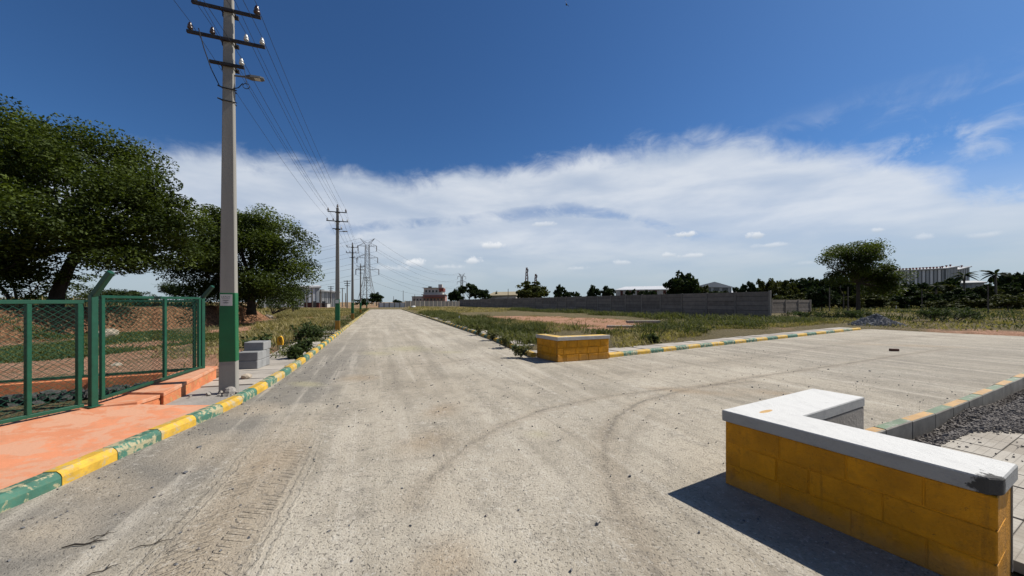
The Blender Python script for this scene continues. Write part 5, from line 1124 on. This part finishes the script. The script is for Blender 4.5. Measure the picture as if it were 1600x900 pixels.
# left side
grass('weeds', scatter(gpoly([(0,550),(0,572),(150,560),(260,546),(345,534),(345,520),(250,521),(120,530),(0,540)]), 5200, 8), .13, 14, 'grass_green', 'short green grass at the foot of the red bank', 8, .012, .18, .2, .3, .04)
grass('weeds', scatter([(-7.2,8.6),(-8.2,11.5),(-10.4,17.5),(-14.5,28.5),(-20.4,44),(-26,60),(-34,82),(-50,84),(-38,60),(-30,44),(-20,32),(-17,24),(-11,15)], 7500, 9), .34, 13, 'grass_mix', 'grassy verge between the left kerb and the bank', 9, .016, .24, .62, .8, .06)
grass('weeds', scatter([(p[0]-1.05, p[1]) for p in LEFT[12:]] + [(p[0]-.25, p[1]) for p in LEFT[:11:-1]][:-1], 600, 10), .26, 14, 'weed_green', 'weeds growing through the left footpath', 10, .014, .16, .4, 1.0, .06)
grass('weeds', scatter([(-22,8),(-24,22),(-25,34),(-60,40),(-80,40),(-60,10)], 5200, 11), .4, 9, 'grass_mix', 'dry grass on top of the red bank', 11, .025, .3, .7, .5, .08)
grass('weeds', scatter([(-40,40),(-30,46),(-38,64),(-52,90),(-150,90),(-110,44)], 4500, 12), .5, 7, 'grass_mix', 'rough grass in the left field before the warehouses', 12, .05, .5, .7, .5, .16)
grass('weeds', scatter([(-8.5,9.4),(-19.5,16),(-19.5,26),(-14,24),(-11,17)], 900, 13), .14, 12, 'grass_mix', 'thin grass on the bare ground left of the footpath', 13, .012, .16, .8, .3, .05)
grass('weeds', scatter([(-6.9,4.5),(-6.6,6.6),(-7.6,6.2),(-10.5,4.6),(-9,3.4)], 130, 15), .13, 8, 'grass_mix', 'sparse dry grass inside the fenced enclosure', 15, .008, .1, .8, .4, .03)

def weed(px, py, h, wd, lb, seed, mat='weed_dark', leaf=.09, n=260, z=.06, upright=True):
    p = at(px, py, z); r = np.random.default_rng(seed); root = empty('weed_plant', p, 0, lb, 'weed', 'single leafy weeds beside the kerbs'); b = MB(); Ls = []
    ns = 9
    for k in range(ns):
        a = r.uniform(0,6.28); ln = wd*r.uniform(.2,1)*.6; tip = Vector((math.cos(a)*ln, math.sin(a)*ln, h*r.uniform(.55,1.05))); m = tip*.5+Vector((0,0,h*.08)); b.tube([(0,0,-.05), m, tip], [.010,.007,.003], 5)
        for j in range(n//ns): t_ = r.uniform(.2,1); c = m.lerp(tip, (t_-.5)*2) if t_ > .5 else Vector((0,0,0)).lerp(m, t_*2); Ls.append(np.array(c)+r.normal(size=3)*leaf*.55)
    b.build('stems', 'bark_pale', root); Ls = np.array(Ls); Ls[:,2] = np.maximum(Ls[:,2], .02)
    link('leaves', quads('leaves', leaf_quads(Ls, leaf*r.uniform(.6,1.3,len(Ls)), r, .5, .1), mat, r.uniform(0,1,len(Ls))), root)
for i, a in enumerate([(814,556,.34,.50,'bushy green weed spilling over the kerb left of the small low wall'),(790,541,.45,.6,'tall green weed on the kerb just beyond the small low wall'),(770,530,.45,.6,'green weed on the right kerb, second beyond the small low wall'),(748,522,.5,.7,'leafy weed on the right kerb in front of the white slabs'),
    (468,536,.75,.8,'tall dark weed right of the yellow marker'),(484,532,.85,.7,'tallest dark weed on the left verge near the marker'),(494,534,.6,.6,'dark weed on the left verge closest to the kerb'),(475,552,.42,.35,'small dark weed sprouting from the left footpath slabs'),(462,562,.36,.35,'small dark weed by the left kerb beyond the blocks'),
    (398,556,.55,.6,'dark weed growing behind the pile of concrete blocks'),(412,545,.5,.6,'leafy weed between the blocks and the yellow marker'),(1020,536,.3,.4,'reddish low weed behind the first painted side kerb stones'),(1098,521,.45,1.0,'sprawling weed reaching over the pale slabs of the side kerb')]):
    weed(a[0], a[1], a[2], a[3], a[4], 80+i, 'weed_green' if i in (0,1,2,3,12) else 'weed_dark', .10 if i < 4 else .13, 420)
